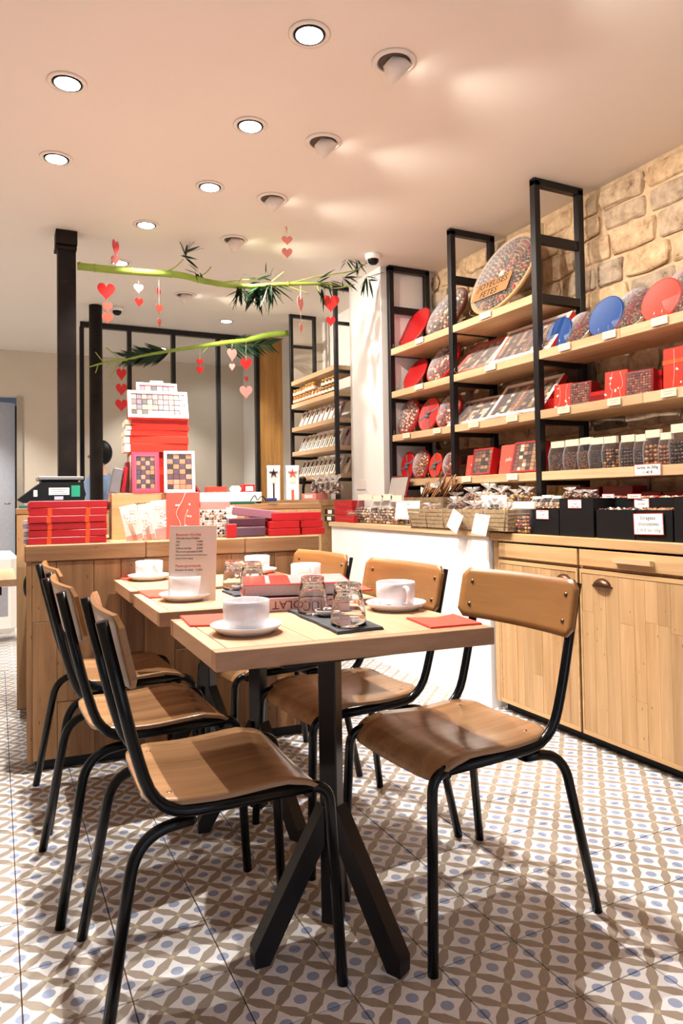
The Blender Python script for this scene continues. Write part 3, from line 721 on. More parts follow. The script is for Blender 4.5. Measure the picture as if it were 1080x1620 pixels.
xb = xf+.125
black_bin('tall black rear box of mixed pebbles and foil sweets', yat(1005, xb), yat(945, xb), xb, .12, .165, [1, 2, 5, 4])
black_bin('tall black rear box behind the light almonds', yat(1066, xb), yat(1006, xb), xb, .12, .165, [2, 4, 5])
p = at(1026, 829, 0, xf-.006)
card('white red-bordered sign reading Dragées chocolatées on the black boxes', (xf-.008, p.y, at(1026, 846, 0, xf-.006).z), .135, .082, [('Dragées', .0205, .78), ('chocolatées', .0205, .5), ('5.70 € les 100g', .0175, .2, flat('grey_text', (110, 104, 104), .8))], FACE_ROOM @ RZ(1.5))
for (px0, px1, py0, py1, xx, ls, lb) in ((849, 868, 807, 821, xf, ['Amandes au', 'chocolat', 'noir'], 'small sign on the low black box under the white bags'), (899, 920, 790, 804, xf, ['Ecorce', "d'orange", '5.90€ les 100g'], 'small sign on the tall square black box'), (1004, 1027, 788, 806, xb, ['Noisettes', 'enrobées', '100g'], 'small double sign on the tall rear black box'),
        (953, 972, 781, 789, xb-.004, ['Pralines'], 'small sign standing in the rear pebble box'), (993, 1015, 781, 789, xb-.004, ['Amandes'], 'small slanted sign standing between the rear boxes')):
    a, b = at(px0, py1, 0, xx), at(px1, py0, 0, xx); wd, hh = a.y-b.y, b.z-a.z
    card(lb, (xx-.003, (a.y+b.y)/2, a.z), wd, hh, [(s, min(hh/len(ls)*.6, .011), (len(ls)-k-.5)/len(ls)) for k, s in enumerate(ls)], FACE_ROOM, group='small signs on the black boxes')
# red boxes showing behind the black boxes
for (a, b, t, lb) in ((908, 947, 771, 'dark red wrapped box behind the tall square black box'), (953, 1000, 769, 'longest dark red wrapped box behind the black boxes'), (1015, 1045, 778, 'low dark red box behind the light almonds'), (1048, 1090, 778, 'low dark red box at the far right behind the black boxes')):
    o = card_box(lb, 0, a, b, t, M_DARKRED, x=2.60, depth=.1, tilt=0, zbase=ZW, group='dark red boxes behind the black boxes', band=None)
# bags of pebbles and basket things
def twig_bundle(label, px, py, z, x, L, n, mat, group, spread=.5, lean=(-.3, .6), name='sweet_bundle'):
    p = at(px, py, 0, x); o = thing(name, label, 'sweets', (x, p.y, z), 0, group)
    mb = MB()
    for k in range(n):
        a = Vector((random.uniform(-.02, .02), random.uniform(-.025, .025), random.uniform(0, .02))); dv = Vector((lean[0]+random.uniform(-.2, .2)*spread, lean[1]+random.uniform(-.3, .3)*spread, .5+random.uniform(-.15, .25))).normalized()*L*random.uniform(.8, 1.1)
        mb.mi = random.choice((0, 0, 1)); mb.tube([a, a+dv*.5+Vector((0, 0, .004)), a+dv], random.uniform(.003, .006), 5)
    mb.build('sticks', [mat, M_CHOC[1]], o, 'stuff'); return o, lean
def clear_pouch(label, px0, px1, py0, py1, x, fillm, group, ruffle=True, bl=.011, depth=.06, tie=M_WHITE):
    """a gathered cellophane pouch; py0 top, py1 bottom"""
    a, b = at(px0, py1, 0, x), at(px1, py0, 0, x); wd = (a.y-b.y)/2; L = b.z-a.z
    o = thing('sweet_pouch', label, 'sweets', (x, (a.y+b.y)/2, a.z+.001), 0, group)
    b2 = bmesh.new(); bmesh.ops.create_icosphere(b2, subdivisions=3, radius=1)
    for v in b2.verts:
        t = (v.co.z+1)/2; k = 1+.14*math.sin(9*math.atan2(v.co.y, v.co.x)+v.co.z*5)
        rad = .98 if t < .6 else 1
        v.co = Vector((depth/2+v.co.x*depth*.55*k, v.co.y*wd*k, t*L*.72))
    for f in b2.faces: f.smooth = True
    MB().add(b2).build('film', M_FILM, o)
    mb = MB()
    for k in range(int(28*wd*L/(bl*bl)/60)+8):
        mb.mi = random.choice(fillm); th = random.uniform(0, 2*PI); rr = math.sqrt(random.random()); zz = random.uniform(.1, .6)*L
        q = math.sqrt(max(.1, 1-(zz/(L*.72)*2-1)**2)); c = Vector((depth/2+depth*.42*rr*math.cos(th)*q, wd*.85*rr*math.sin(th)*q, zz))
        if c.x > depth*.6: c.x = depth-c.x
        b3 = RZ(random.uniform(0, 180)) @ RX(random.uniform(0, 90)); mb.ball((0, 0, 0), bl*random.uniform(.7, 1.2), bl*.8, bl*random.uniform(.5, .9), T(*c) @ b3)
    mb.build('chocolates', M_CHOC, o, 'stuff')
    mb = MB()
    for k in range(7):
        a_ = k*PI/3.5; q = Vector((depth/2+math.cos(a_)*.028, math.sin(a_)*wd*.9, L*random.uniform(.86, 1.0))); c = Vector((depth/2, 0, L*.66)); s_ = Vector((-math.sin(a_)*.012, math.cos(a_)*wd*.35, 0))
        v = [mb.bm.verts.new(c), mb.bm.verts.new(q-s_), mb.bm.verts.new(q+s_)]; mb.bm.faces.new(v)
        v = [mb.bm.verts.new(c+Vector((0, 0, .002))), mb.bm.verts.new(q+s_+Vector((0, 0, .002))), mb.bm.verts.new(q-s_+Vector((0, 0, .002)))]; mb.bm.faces.new(v)
    mb.build('gathered_top', M_FILMW, o); MB().lathe([(.008, L*.64), (.011, L*.66), (.008, L*.68)], 8, T(depth/2, 0, 0)).build('tie', tie, o)
    return o
for (a, b, t, lb) in ((560, 585, 783, 'leftmost clear bag of mixed chocolate rocks on the low wall'), (583, 601, 785, 'clear bag of pale brown pieces, second on the low wall'), (598, 615, 783, 'clear bag with one large round biscuit, third on the low wall'), (612, 630, 785, 'clear bag of dark pieces beside the first white card')):
    bag(lb, 0, a, b, t, [1, 0, 2, 1, 4], .011, 'clear bags of chocolate rocks on the low wall', x=2.26, zb=.883, depth=.07, fill=.6)
bag('stout clear bag of mixed chocolate rocks right of the wicker basket', 0, 803, 838, 795, [1, 0, 2, 1, 5, 3], .010, None, x=2.23, zb=ZW, depth=.08, fill=.62)
GW = 'small clear bags with white labels on the low black box'
for k, (a, b, t) in enumerate(((838, 852, 786), (853, 868, 784), (869, 884, 785))):
    bag(['left', 'middle', 'right'][k]+' small clear bag with a white label on the low black box', 0, a, b, t, [4, 2, 1], .006, GW, x=2.27+.005*k, zb=ZW+.117, depth=.05, fill=.45)
for k, (a, b) in enumerate(((888, 902), (903, 919), (919, 937))):
    clear_pouch(['first', 'middle', 'last'][k]+' small white wrapped pouch on the tall square black box', a, b, 775-(4 if k == 0 else 0), 790, 2.30, [4, 2, 1], 'white pouches on the tall square box', bl=.006, depth=.05)
def basket(label, px0, px1, py0, py1, x, depth, rz=0):
    a, b = at(px0, py1, 0, x), at(px1, py0, 0, x); wd = (a.y-b.y)/2; a.z = .883; L = b.z-a.z
    o = thing('wicker_basket', label, 'basket', (x, (a.y+b.y)/2, a.z), R(rz), 'baskets woven from flat slats'); n = 5
    for k in range(n):
        z0, z1 = L*k/n+.001, L*(k+1)/n-.002; e = .016*(k/n); mb = MB(); t = .004
        w_ = wd-.014+e; d0 = -e*.6; d1 = depth+e*.6-.01
        zz = (z0+z1)/2
        mb.box(d0, d0+t, -w_, w_, z0, z1, bev=.001); mb.box(d1-t, d1, -w_, w_, z0, z1, bev=.001); mb.box(d0+t, d1-t, -w_, -w_+t, z0, z1); mb.box(d0+t, d1-t, w_-t, w_, z0, z1)
        mb.build('slat', M_WICKER, o)
    m_ = 5
    for k in range(m_+1):
        yy = -wd+.012+(2*wd-.024)*k/m_; MB().tube([(-.002, yy*.94, 0), (-.015, yy, L)], .0022, 5).build('stake', M_WICKER, o)
    MB().box(.004, depth-.014, -wd+.02, wd-.02, .002, .006).build('base', M_WICKER, o)
    return o
basket('long low slatted basket of wrapped sweets at the front of the low wall', 646, 805, 806, 836, 2.186, .19)
basket('slatted basket of twig shaped sweets standing behind the long basket', 629, 702, 786, 822, 2.40, .18)
for k, (px, py, L, x, z) in enumerate(((665, 790, .16, 2.42, 1.0), (682, 782, .18, 2.44, 1.0), (700, 780, .18, 2.46, 1.02), (690, 775, .17, 2.5, 1.04))):
    o, ln = twig_bundle('bundle of twig shaped chocolate sticks in the rear basket, '+['leftmost', 'second', 'third', 'rearmost'][k], px, py, z, x, L, 16, M_CHOC[2], 'bundles of chocolate sticks in the rear basket', lean=(.05, -.5))
    mb = MB()
    for q in range(9):
        c = Vector((ln[0]*L*.9, ln[1]*L*.9, L*.62)); a_ = random.uniform(0, 6.28); v = Vector((random.uniform(-.03, .03), math.cos(a_)*.04, math.sin(a_)*.04)); s_ = Vector((0, -math.sin(a_)*.016, math.cos(a_)*.016))
        mb.bm.faces.new([mb.bm.verts.new(c), mb.bm.verts.new(c+v+s_), mb.bm.verts.new(c+v-s_)])
    mb.build('paper_frill', M_WHITE, o)
GP = 'gathered pouches heaped in the long basket'
sp = [(702, 730, 786, 814, 2.34, [0, 1], 'dark chocolate twists'), (728, 752, 770, 800, 2.42, [2, 1], 'pale almond bark'), (742, 768, 778, 806, 2.36, [2, 2, 1], 'brown caramel slabs'), (726, 762, 792, 818, 2.24, [1, 2, 1], 'milk chocolate squares'),
      (755, 778, 764, 797, 2.44, [2, 4], 'pale biscuits'), (772, 800, 768, 800, 2.42, [2, 3, 2], 'large candied orange halves'), (762, 790, 788, 816, 2.26, [0, 4, 0], 'black and white pebbles'), (790, 806, 795, 818, 2.25, [3, 2], 'golden crisps'),
      (800, 818, 772, 802, 2.42, [3, 2, 3], 'golden orange slices'), (815, 838, 768, 800, 2.42, [2, 1, 3], 'caramel rolls'), (702, 726, 778, 800, 2.45, [2, 4], 'pale meringues'), (660, 690, 796, 812, 2.3, [1, 2], 'small brown chips')]
for (a, b, c, dd, x, mm, lb) in sp: clear_pouch('clear gathered pouch of '+lb+' by the long basket', a, b, c, dd, x, mm, GP, bl=.011)
NG = [('Le Nougat', .012, .82)]
def slanted(px0, py0, px1, py1, x): return at(px0, py0, 0, x), at(px1, py1, 0, x)
a, b = slanted(624, 821, 661, 792, 2.20); card('upright cream card headed Le Nougat left of the long basket', (2.2, (a.y+b.y)/2, a.z), a.y-b.y, b.z-a.z, NG, FACE_ROOM @ RX(-8), 'in', 'sign', group=None)
a, b = slanted(697, 836, 735, 801, 2.13); card('white card tilted clockwise on the front of the long basket', (2.13, (a.y+b.y)/2+.012, a.z-.004), .105, .1, NG, FACE_ROOM @ RX(-12) @ RZ(-22), 'in')
a, b = slanted(735, 844, 779, 808, 2.12); card('white card leaning at the right end of the long basket', (2.12, (a.y+b.y)/2, a.z), .118, .1, NG, FACE_ROOM @ RX(-12) @ RZ(-5), 'in')
a, b = slanted(762, 803, 801, 785, 2.30); card('cream card half buried among the pouches', (2.3, (a.y+b.y)/2, a.z), a.y-b.y, (b.z-a.z)*1.1, [('Orangettes', .012, .6)], FACE_ROOM, 'in')
# open grey tin by the pillar, red boxes and little boxes at the end of the low wall
t0, t1 = at(590, 786, 0, 2.36), at(640, 786, 0, 2.36); cy = (t0.y+t1.y)/2
o = thing('open_tin', 'open red tin box with a grey lined lid on the low wall', 'tin', (2.36, cy, .883)); wd = .12
MB().box(-.05, .12, -wd, wd, 0, .16, bev=.004).build('riser', M_WHITE, o)
MB().box(-.06, .13, -wd-.01, wd+.01, .16, .172, bev=.003).build('tray', M_RED, o)
MB().box(0, .014, -wd, wd, 0, .15, T(.06, 0, .172) @ RY(14), bev=.006).build('lid', M_DARKRED, o); MB().box(-.002, -.0005, -wd+.012, wd-.012, .012, .138, T(.06, 0, .172) @ RY(14)).build('lid_lining', flat('lining_grey', (176, 172, 166), .4), o)
GR = 'red boxes with printed flourishes on the low wall'
for k in range(3):
    a, b = at(529, 826, 0, 2.23), at(557, 826, 0, 2.23)
    z0 = .883+k*.052
    o = thing('gift_box', ['lowest', 'middle', 'topmost'][k]+' red printed box of the stack of three at the end of the low wall', 'box', (2.23, (a.y+b.y)/2+.0, z0+.0005), 0, GR)
    MB().box(0, .1, -(a.y-b.y)/2, (a.y-b.y)/2, 0, .05, bev=.002).build('body', M_RED, o)
    mb = MB(); mb.tube(smoothed([(-.001, -.08+.02*q, .025+.006*math.sin(q*2.1)) for q in range(9)], 3), .0012, 4); mb.build('printed_motif', M_CORAL, o)
a, b = at(546, 826, 0, 2.20), at(562, 826, 0, 2.2)
o = thing('gift_box', 'single small red printed box in front of the stack of three', 'box', (2.20, (a.y+b.y)/2, .8835), 0, GR); MB().box(0, .028, -.055, .055, 0, .05, bev=.002).build('body', M_RED, o)
mb = MB(); mb.tube(smoothed([(-.001, -.05+.0125*q, .025+.006*math.sin(q*2.1)) for q in range(9)], 3), .0012, 4); mb.build('printed_motif', M_CORAL, o)
o = thing('clear_box', 'small clear box of sweets on top of the single red box', 'box', (2.20, (a.y+b.y)/2, .9345)); MB().box(0, .028, -.055, .055, 0, .035).build('case', M_FILM, o); mb = MB(); [mb.ball((.014, -.04+.016*q, .012), .008, .007, .01) for q in range(6)]; mb.build('sweets', M_CHOC[2], o, 'stuff')

# ---------------------------------------------------------------- far shelving unit beyond the pillar
FX0, FX1 = 2.345, 2.60
fs = thing('far_shelving', 'black framed shelving in the recess beyond the white pillar', 'shelves')
fc = thing('far_cabinet', 'oak base cabinet under the far shelving beyond the low wall', 'cabinet')
MB().box(2.2, 2.73, 4.84, 5.9, .04, 1.0).build('body', M_OAK_CY, fc); MB().box(2.19, 2.73, 4.835, 5.91, 1.0, 1.045, bev=.002).build('worktop', M_OAK_CY, fc)
for y0 in (4.87, 5.22, 5.57):
    d = MB().box(2.19, 2.2, y0, y0+.33, .06, .97).build('door', M_OAK_C, fc)
FSZ = [2.09, 1.885, 1.68, 1.465, 1.25]
for y in (4.85, 5.76):
    for x in (FX0, FX1-.03): MB().box(x, x+.03, y-.015, y+.015, 1.046, H-.03, bev=.002).build('upright', M_STEEL, fs)
    MB().box(FX0, FX1, y-.015, y+.015, H-.03, H-.001).build('cross_bar', M_STEEL, fs)
    for z in [2.40]+[q-.065 for q in FSZ]: MB().box(FX0+.03, FX1-.03, y-.012, y+.012, z, z+.025).build('cross_bar', M_STEEL, fs)
for z in FSZ: MB().box(FX0+.004, FX1, 4.866, 5.744, z-.038, z, bev=.002).build('shelf', M_OAK_S, fs)
# jars: two rows stacked two high
jm = flat('jar_honey', (176, 96, 40), .15, coat=.5); jd = flat('jar_dark', (96, 46, 34), .15, coat=.5)
def jar(label, x, y, z, mat, r=.026, h=.062, group='jars of spread on the far shelving'):
    o = thing('jar', label, 'jar', (x, y, z), 0, group)
    MB().lathe([(0, 0), (r*.9, 0), (r, .006), (r, h*.72), (r*.85, h*.8), (0, h*.8)], 14).build('jar_body', mat, o)
    MB().lathe([(0, h*.8), (r*.88, h*.8), (r*.88, h), (0, h)], 14).build('lid', M_CHOC[3], o)
    MB().lathe([(r*1.01, h*.2), (r*1.01, h*.55)], 14).build('paper_label', M_CREAM, o); return o
FJ = FSZ[1]+.0005
for k in range(13):
    y = 5.70-.066*k
    for lv in range(2):
        if lv and 7 <= k <= 8: continue
        big_ = 4 <= k <= 6 and lv
        jar('small '+('amber' if k < 9 else 'dark red')+' jar of spread, '+('upper' if lv else 'lower')+' row on the far shelving', 2.375, y, FJ+lv*.0625, jm if k < 9 else jd, .028 if big_ else .026, .075 if big_ else .062)
def bar_pack(label, y, z, x, h, w, mat, group, tilt=22, win=M_CHOC[0], win2=None):
    o = thing('chocolate_bar', label, 'chocolate bar', (x, y, z+.001), 0, group); M = RY(tilt)
    MB().box(0, .012, -w/2, w/2, 0, h, M, bev=.001).build('wrapper', mat, o)
    MB().box(-.0012, -.0004, -w*.28, w*.28, h*.55, h*.85, M).build('window', win, o)
    if win2: MB().box(-.0012, -.0004, -w*.1, w*.18, h*.12, h*.5, M).build('printed_stripe', win2, o)
    return o
stripes = [None, M_LEAF, M_CHOC[0]]; cols_ = [[M_CHOC[1], M_CHOC[0]], [M_DARKRED, M_CHOC[1], M_CHOC[3], M_LEAF], [M_CHOC[0]]]
for r_, (zi, n) in enumerate(((2, 8), (3, 9), (4, 9))):
    for k in range(n):
        y = 5.66-k*.8/n
        bar_pack('white wrapped chocolate bar leaning on the '+['upper', 'middle', 'lower'][r_]+' bar shelf of the far shelving', y, FSZ[zi], 2.39, .15, .062, M_WHITE, 'white chocolate bars, '+['upper', 'middle', 'lower'][r_]+' bar shelf', win=cols_[r_][k % len(cols_[r_])], win2=stripes[r_])
        if k % 2 == 0: bar_pack('second row white chocolate bar behind the '+['upper', 'middle', 'lower'][r_]+' bar shelf front', y-.02, FSZ[zi], 2.45, .16, .062, flat('mauve_pack', (196, 164, 172), .5) if r_ < 2 else M_CREAM, 'rear row chocolate bars, '+['upper', 'middle', 'lower'][r_]+' bar shelf')
# things on the far cabinet
def fcp(px, py=786, x=2.3): return at(px, py, 0, x)
for (px, kk, lb, rib) in ((433, 0, 'white gift pouch with a dark brown star bow', M_CHOC[0]), (463, 1, 'white gift pouch with a coral bow', M_CORAL)):
    xx = 2.215; a, b = at(px-12, 786, 0, xx), at(px+12, 735, 0, xx); a.z = 1.046
    pl = at(px, 735, 1, 5.2)
    cy = 5.25 if kk == 0 else 5.0
    q = at(px, 788, 1, 4.05); tp = at(px, 736, 1, 4.05); wd = 11.5*q.y*.95/F_PX*1.0
    o = thing('gift_pouch', lb+' on the back counter', 'gift pouch', (q.x, 4.05, 1.047), R(-20), 'white gift pouches on the back counter'); hh = tp.z-1.047
    MB().box(-wd, wd, -.0, .05, 0, hh*.86, bev=.004).build('pouch', M_WHITE, o)
    MB().hexa([Vector(v) for v in ((-wd, 0, hh*.86), (wd, 0, hh*.86), (wd, .05, hh*.86), (-wd, .05, hh*.86), (-wd*1.05, .02, hh), (wd*1.05, .02, hh), (wd*1.05, .03, hh), (-wd*1.05, .03, hh))]).build('folded_top', M_FILMW, o)
    mb = MB()
    for t in range(5):
        a_ = 90+72*t; mb.prism([(0, -.008), (.032, 0), (0, .008)], 0, .006, T(0, -.002, hh*.78) @ RX(90) @ RZ(a_))
    mb.build('bow', rib, o)
    MB().box(-.005 if kk == 0 else -.008, .005 if kk == 0 else .008, -.003, -.001, 0 if kk == 0 else .0, hh*(.48 if kk == 0 else .3)).build('ribbon_tail', rib, o)
    MB().box(-.018, .018, -.003, -.001, hh*.5, hh*.64).build('paper_label', M_CREAM, o)
q = at(488, 780, 0, 2.24)
o = thing('pink_box', 'flat pink patterned box with a white label on the far cabinet', 'box', (2.22, at(488, 780, 0, 2.22).y, 1.0455)); MB().box(0, .1, -.14, .14, 0, .05, bev=.002).build('body', M_PINK, o); MB().box(-.0015, 0, -.08, .08, .012, .04).build('paper_label', M_WHITE, o)
o = thing('telephone_handset', 'black handset hanging on a stand above the pink box', 'telephone', (2.32, at(480, 760, 0, 2.32).y, 1.0455))
MB().tube(smoothed([(0, 0, 0), (0, .01, .08), (0, -.015, .15)], 4), [.012]*9, 8).build('stand', M_BLACKM, o); MB().ball((-.01, .0, .17), .03, .05, .026, sub=2).build('earpiece', M_BLACKM, o)
for k, px in enumerate((496, 507, 517, 527)):
    clear_pouch('silver cellophane sweet pouch on the far cabinet, '+['leftmost', 'second', 'third', 'rightmost'][k], px-8, px+7, 750, 783, 2.26, [0, 4, 1], 'silver pouches on the far cabinet', bl=.012)
# little boxes at the left end of the low wall
for k, (px, py) in enumerate(((521, 800), (520, 818))):
    p = at(px, py, 0, 2.24); o = thing('small_box', ['upper', 'lower'][k]+' small brown and white box beside the stack of red boxes', 'box', (2.24, p.y, .883+(.05 if k == 0 else 0)+.0005)); MB().box(0, .07, -.09, .09, 0, .04, bev=.002).build('body', M_CHOC[0], o); MB().box(-.0015, .0, -.04, .03, .006, .034).build('paper_label', M_WHITE, o)
    if k == 0: MB().box(0, .07, -.09, .09, -.05+.041, -.001).build('spacer', M_OAK_CY, o)

# ---------------------------------------------------------------- front counter (turned a little)
CA = math.atan2(-.097, 1.183)
ct = thing('shop_counter', 'oak plank counter carrying boxed chocolates behind the tables', 'counter', (.105, 3.02, 0), CA)
CW, CD, CZ = 1.205, .72, .89
MB().box(.03, CW-.03, .03, CD, .0, .045).build('plinth', M_BLACKM, ct)
MB().box(.022, CW-.01, .02, CD, .045, CZ-.07).build('body', M_OAK_D, ct)
x = .012; k = 0
MB().box(0, .02, 0, .03, .045, CZ-.065, bev=.001).build('corner_post', M_OAK_D, ct)
x = .0205
while x < CW-.02:
    wd = min(random.choice((.09, .105, .125, .14)), CW-x)
    if CW-x-wd < .05: wd = CW-x
    cuts = [.046]
    if random.random() < .7: cuts.append(random.uniform(.2, .7))
    cuts.append(CZ-.068)
    for a, b in zip(cuts, cuts[1:]): MB().box(x+.0008, x+wd-.0008, 0+random.uniform(0, .003), .02, a+.0008, b-.0008, bev=.001).build('plank', M_OAK_D, ct)
    x += wd
yy = .031
while yy < CD:
    wd = min(.115, CD-yy); MB().box(0, .0215, yy+.0008, yy+wd-.0008, .046, CZ-.068, bev=.001).build('plank', M_OAK_D, ct); yy += wd
x = -.006
for wd in (.46, .42, .345):
    MB().box(x+.0006, x+wd-.0006, -.008, .05, CZ-.066, CZ, bev=.004).build('edge_plank', M_OAK_DX, ct); x += wd
x = -.006
for wd in (.03, .24, .25, .25, .24, .215): MB().box(x+.0006, x+wd-.0006, .0506, CD, CZ-.066 if wd < .1 else CZ-.03, CZ, bev=.001).build('top_plank', M_OAK_CY, ct); x += wd
mb = MB(); mb.ball((-.002, .1, .72), .014, .03, .045, sub=2); mb.build('cup_handle', M_BLACKM, ct)
# back counter
bc = thing('back_counter', 'taller oak back counter with a dark glass ledge behind the red boxes', 'counter', (.09, 3.82, 0), CA*.6)
MB().box(0, 1.62, 0, .48, .04, 1.0).build('body', M_OAK_D, bc)
MB().box(-.004, 1.62, -.004, .5, 1.0, 1.03, bev=.002).build('worktop', M_OAK_DX, bc)
x = .0
for wd in (.2, .22, .2, .24, .2, .24, .16, .155): MB().box(x+.001, x+wd-.001, -.012, -.001, .05, .995, bev=.001).build('plank', M_OAK_C, bc); x += wd
MB().box(.01, 1.22, .0, .48, 1.031, 1.043, bev=.001).build('glass_ledge', M_GREENGLASS, bc)

def cpt(px, py, dy, z=CZ):
    """counter-local point on the sight line of a photo pixel at counter-local depth dy"""
    n = Vector((-math.sin(CA), math.cos(CA), 0)); o_ = Vector((.105, 3.02, 0))
    d = fw + RT*((px-CX)/F_PX) - UP*((py-CY)/F_PX); t = ((o_-EYE).dot(n)+dy)/d.dot(n); p = EYE+d*t; q = p-o_
    return Vector((q.x*math.cos(CA)+q.y*math.sin(CA), dy, p.z)), p
def on_counter(name, label, cat, px0, px1, py0, py1, dy, group=None, rz=0):
    """thing on the counter at depth dy spanning the pixel box; returns (empty, half width, height)"""
    a, pa = cpt(px0, py1, dy); b, pb = cpt(px1, py0, dy); mid = (pa+pb)/2
    o = thing(name, label, cat, (mid.x, mid.y, pa.z), CA+R(rz), group); return o, (b.x-a.x)/2, b.z-a.z
# six red boxes tied with orange ribbon
GS = 'red boxes tied in orange ribbon at the left of the counter'
names = ['lowest', 'second from bottom', 'third from bottom', 'fourth from bottom', 'fifth from bottom', 'topmost']
a, pa = cpt(45, 850, .03); b, pb = cpt(169, 850, .03); W6 = (b.x-a.x); zz = CZ
for k in range(6):
    h = .028 if k != 4 else .031; dx = (-.002, .0, .001, -.003, .002, .003)[k]
    o = thing('ribboned_box', names[k]+' flat red box of the stack beside the counter scale', 'box', ((pa.x+pb.x)/2+dx, (pa.y+pb.y)/2+dx, zz+.0006), CA+R((.4, -.8, .6, 1.2, -.6, .3)[k]), GS)
    MB().box(-W6/2, W6/2, 0, .2, 0, h-.001, bev=.0015).build('body', M_RED, o)
    if k < 5:
        for fx in (-.24, .25): MB().box(W6*fx-.008, W6*fx+.008, -.001, .201, -.0003, h-.0003).build('ribbon', M_ORIB, o)
    zz += h+.0006
ztop = zz
for k in range(4):
    p_ = Vector((pb.x, pb.y, 0)); o = thing('navy_box', ['lowest', 'second', 'third', 'topmost'][k]+' navy box peeping out behind the ribboned red stack', 'box', ((pa.x+pb.x)/2+.02+.004*(k % 2), (pa.y+pb.y)/2+.235, CZ+.001+k*.032), CA+R(k), 'navy boxes behind the red stack')
    MB().box(-W6/2, W6/2, 0, .15, 0, .03, bev=.002).build('body', M_NAVY, o)
for (px, py, lb, rz) in ((74, 797, 'film wrapped red box lying above the red stack at its left', 3), (142, 798, 'film wrapped red box lying above the red stack at its right', -6)):
    a, p0 = cpt(px, py, .26); o = thing('wrapped_box', lb, 'box', (p0.x, p0.y, CZ+.001+4*.032), CA+R(rz), 'film wrapped boxes on the navy stack')
    MB().box(-.075, .075, 0, .14, 0, .04, bev=.003).build('body', M_RED, o); MB().box(-.0765, .0765, -.0015, .1415, -.0006, .0415, bev=.004).build('film', M_FILM, o)
a, p0 = cpt(37, 825, .12)
o = thing('small_packets', 'short pile of pale printed packets left of the red stack', 'packets', (p0.x+.022, p0.y+.02, CZ), CA)
for k in range(6): MB().box(-.02, .02, -.03, .09, .001+k*.016, .0145+k*.016, RZ(random.uniform(-8, 8))).build('packet', M_WHITE if k % 2 else flat('lilac_card', (190, 176, 196), .5), o)
# scale on the back counter
q0, q1 = at(27, 790, 1, 3.95), at(135, 790, 1, 3.95); qt = at(80, 754, 1, 3.95)
zc0 = 1.044; o = thing('counter_scale', 'black shop scale with a flat steel pan on the back counter', 'scale', (q0.x, 3.92, zc0)); wS = (q1.x-q0.x); hS = qt.z-zc0
MB().prism([(0, .028), (wS*.3, hS*.72), (wS*.36, hS*.8), (wS*.95, hS*.8), (wS, hS*.36), (wS*.96, .012), (wS*.1, .012)], 0, .3, RX(90) @ T(0, 0, -.3)).build('housing', M_BLACKM, o)
MB().box(wS*.3, wS*.97, -.0, .3, hS*.88, hS, bev=.003).build('steel_pan', M_TIN, o); MB().box(wS*.35, wS*.9, .05, .25, hS*.8, hS*.88).build('pan_support', M_BLACKM, o)
MB().box(wS*.45, wS*.75, -.0015, 0, hS*.35, hS*.6).build('data_plate', M_WHITE, o); MB().box(wS*.78, wS*.91, -.0015, 0, hS*.28, hS*.68).build('green_sticker', flat('green_sticker', (30, 140, 110), .5), o); MB().box(wS*.23, wS*.285, -.0015, 0, hS*.3, hS*.52).build('square_sticker', M_WHITE, o); MB().box(wS*.53, wS*.66, -.0015, 0, hS*.18, hS*.3).build('lilac_sticker', flat('lilac_card', (190, 176, 196), .5), o)
for k in range(3):
    MB().box(wS*.48, wS*(.72-.05*(k % 2)), -.0019, -.0016, hS*(.53-.07*k), hS*(.545-.07*k)).build('printed_line', M_INK, o)
# wine crate and the pyramid of boxes
o, wd, hh = on_counter('wooden_crate', 'pale pine crate with upside down stamped numbers under the box pyramid', 'crate', 177, 266, 783, 856, .20, rz=0)
o.location.z = CZ+.0005; hh = at(220, 783, 1, 3.2).z-CZ
MB().box(-wd, wd, 0, .012, 0, hh, bev=.001).build('front_panel', wood('pine', (226, 186, 132), (190, 146, 96), 0, .6, .05), o)
MB().box(-wd, -wd+.012, .0125, .26, 0, hh, bev=.001).build('side_panel', M_OAK_S, o); MB().box(wd-.012, wd, .0125, .26, 0, hh, bev=.001).build('side_panel', M_OAK_S, o)
MB().box(-wd+.0125, wd-.0125, .25, .262, 0, hh, bev=.001).build('back_panel', M_OAK_S, o); MB().box(-wd, wd, 0, .262, hh+.0003, hh+.008).build('top_panel', M_OAK_S, o)
text('2060', .026, flat('stamp_brown', (110, 74, 50), .8), o, T(.0, -.0008, hh*.78) @ RX(90) @ RZ(180))
MB().box(.01, .05, -.0015, -.0003, .01, .05).build('dark_stamp', flat('stamp_dark', (84, 66, 60), .8), o)
ZCR = CZ+hh+.009
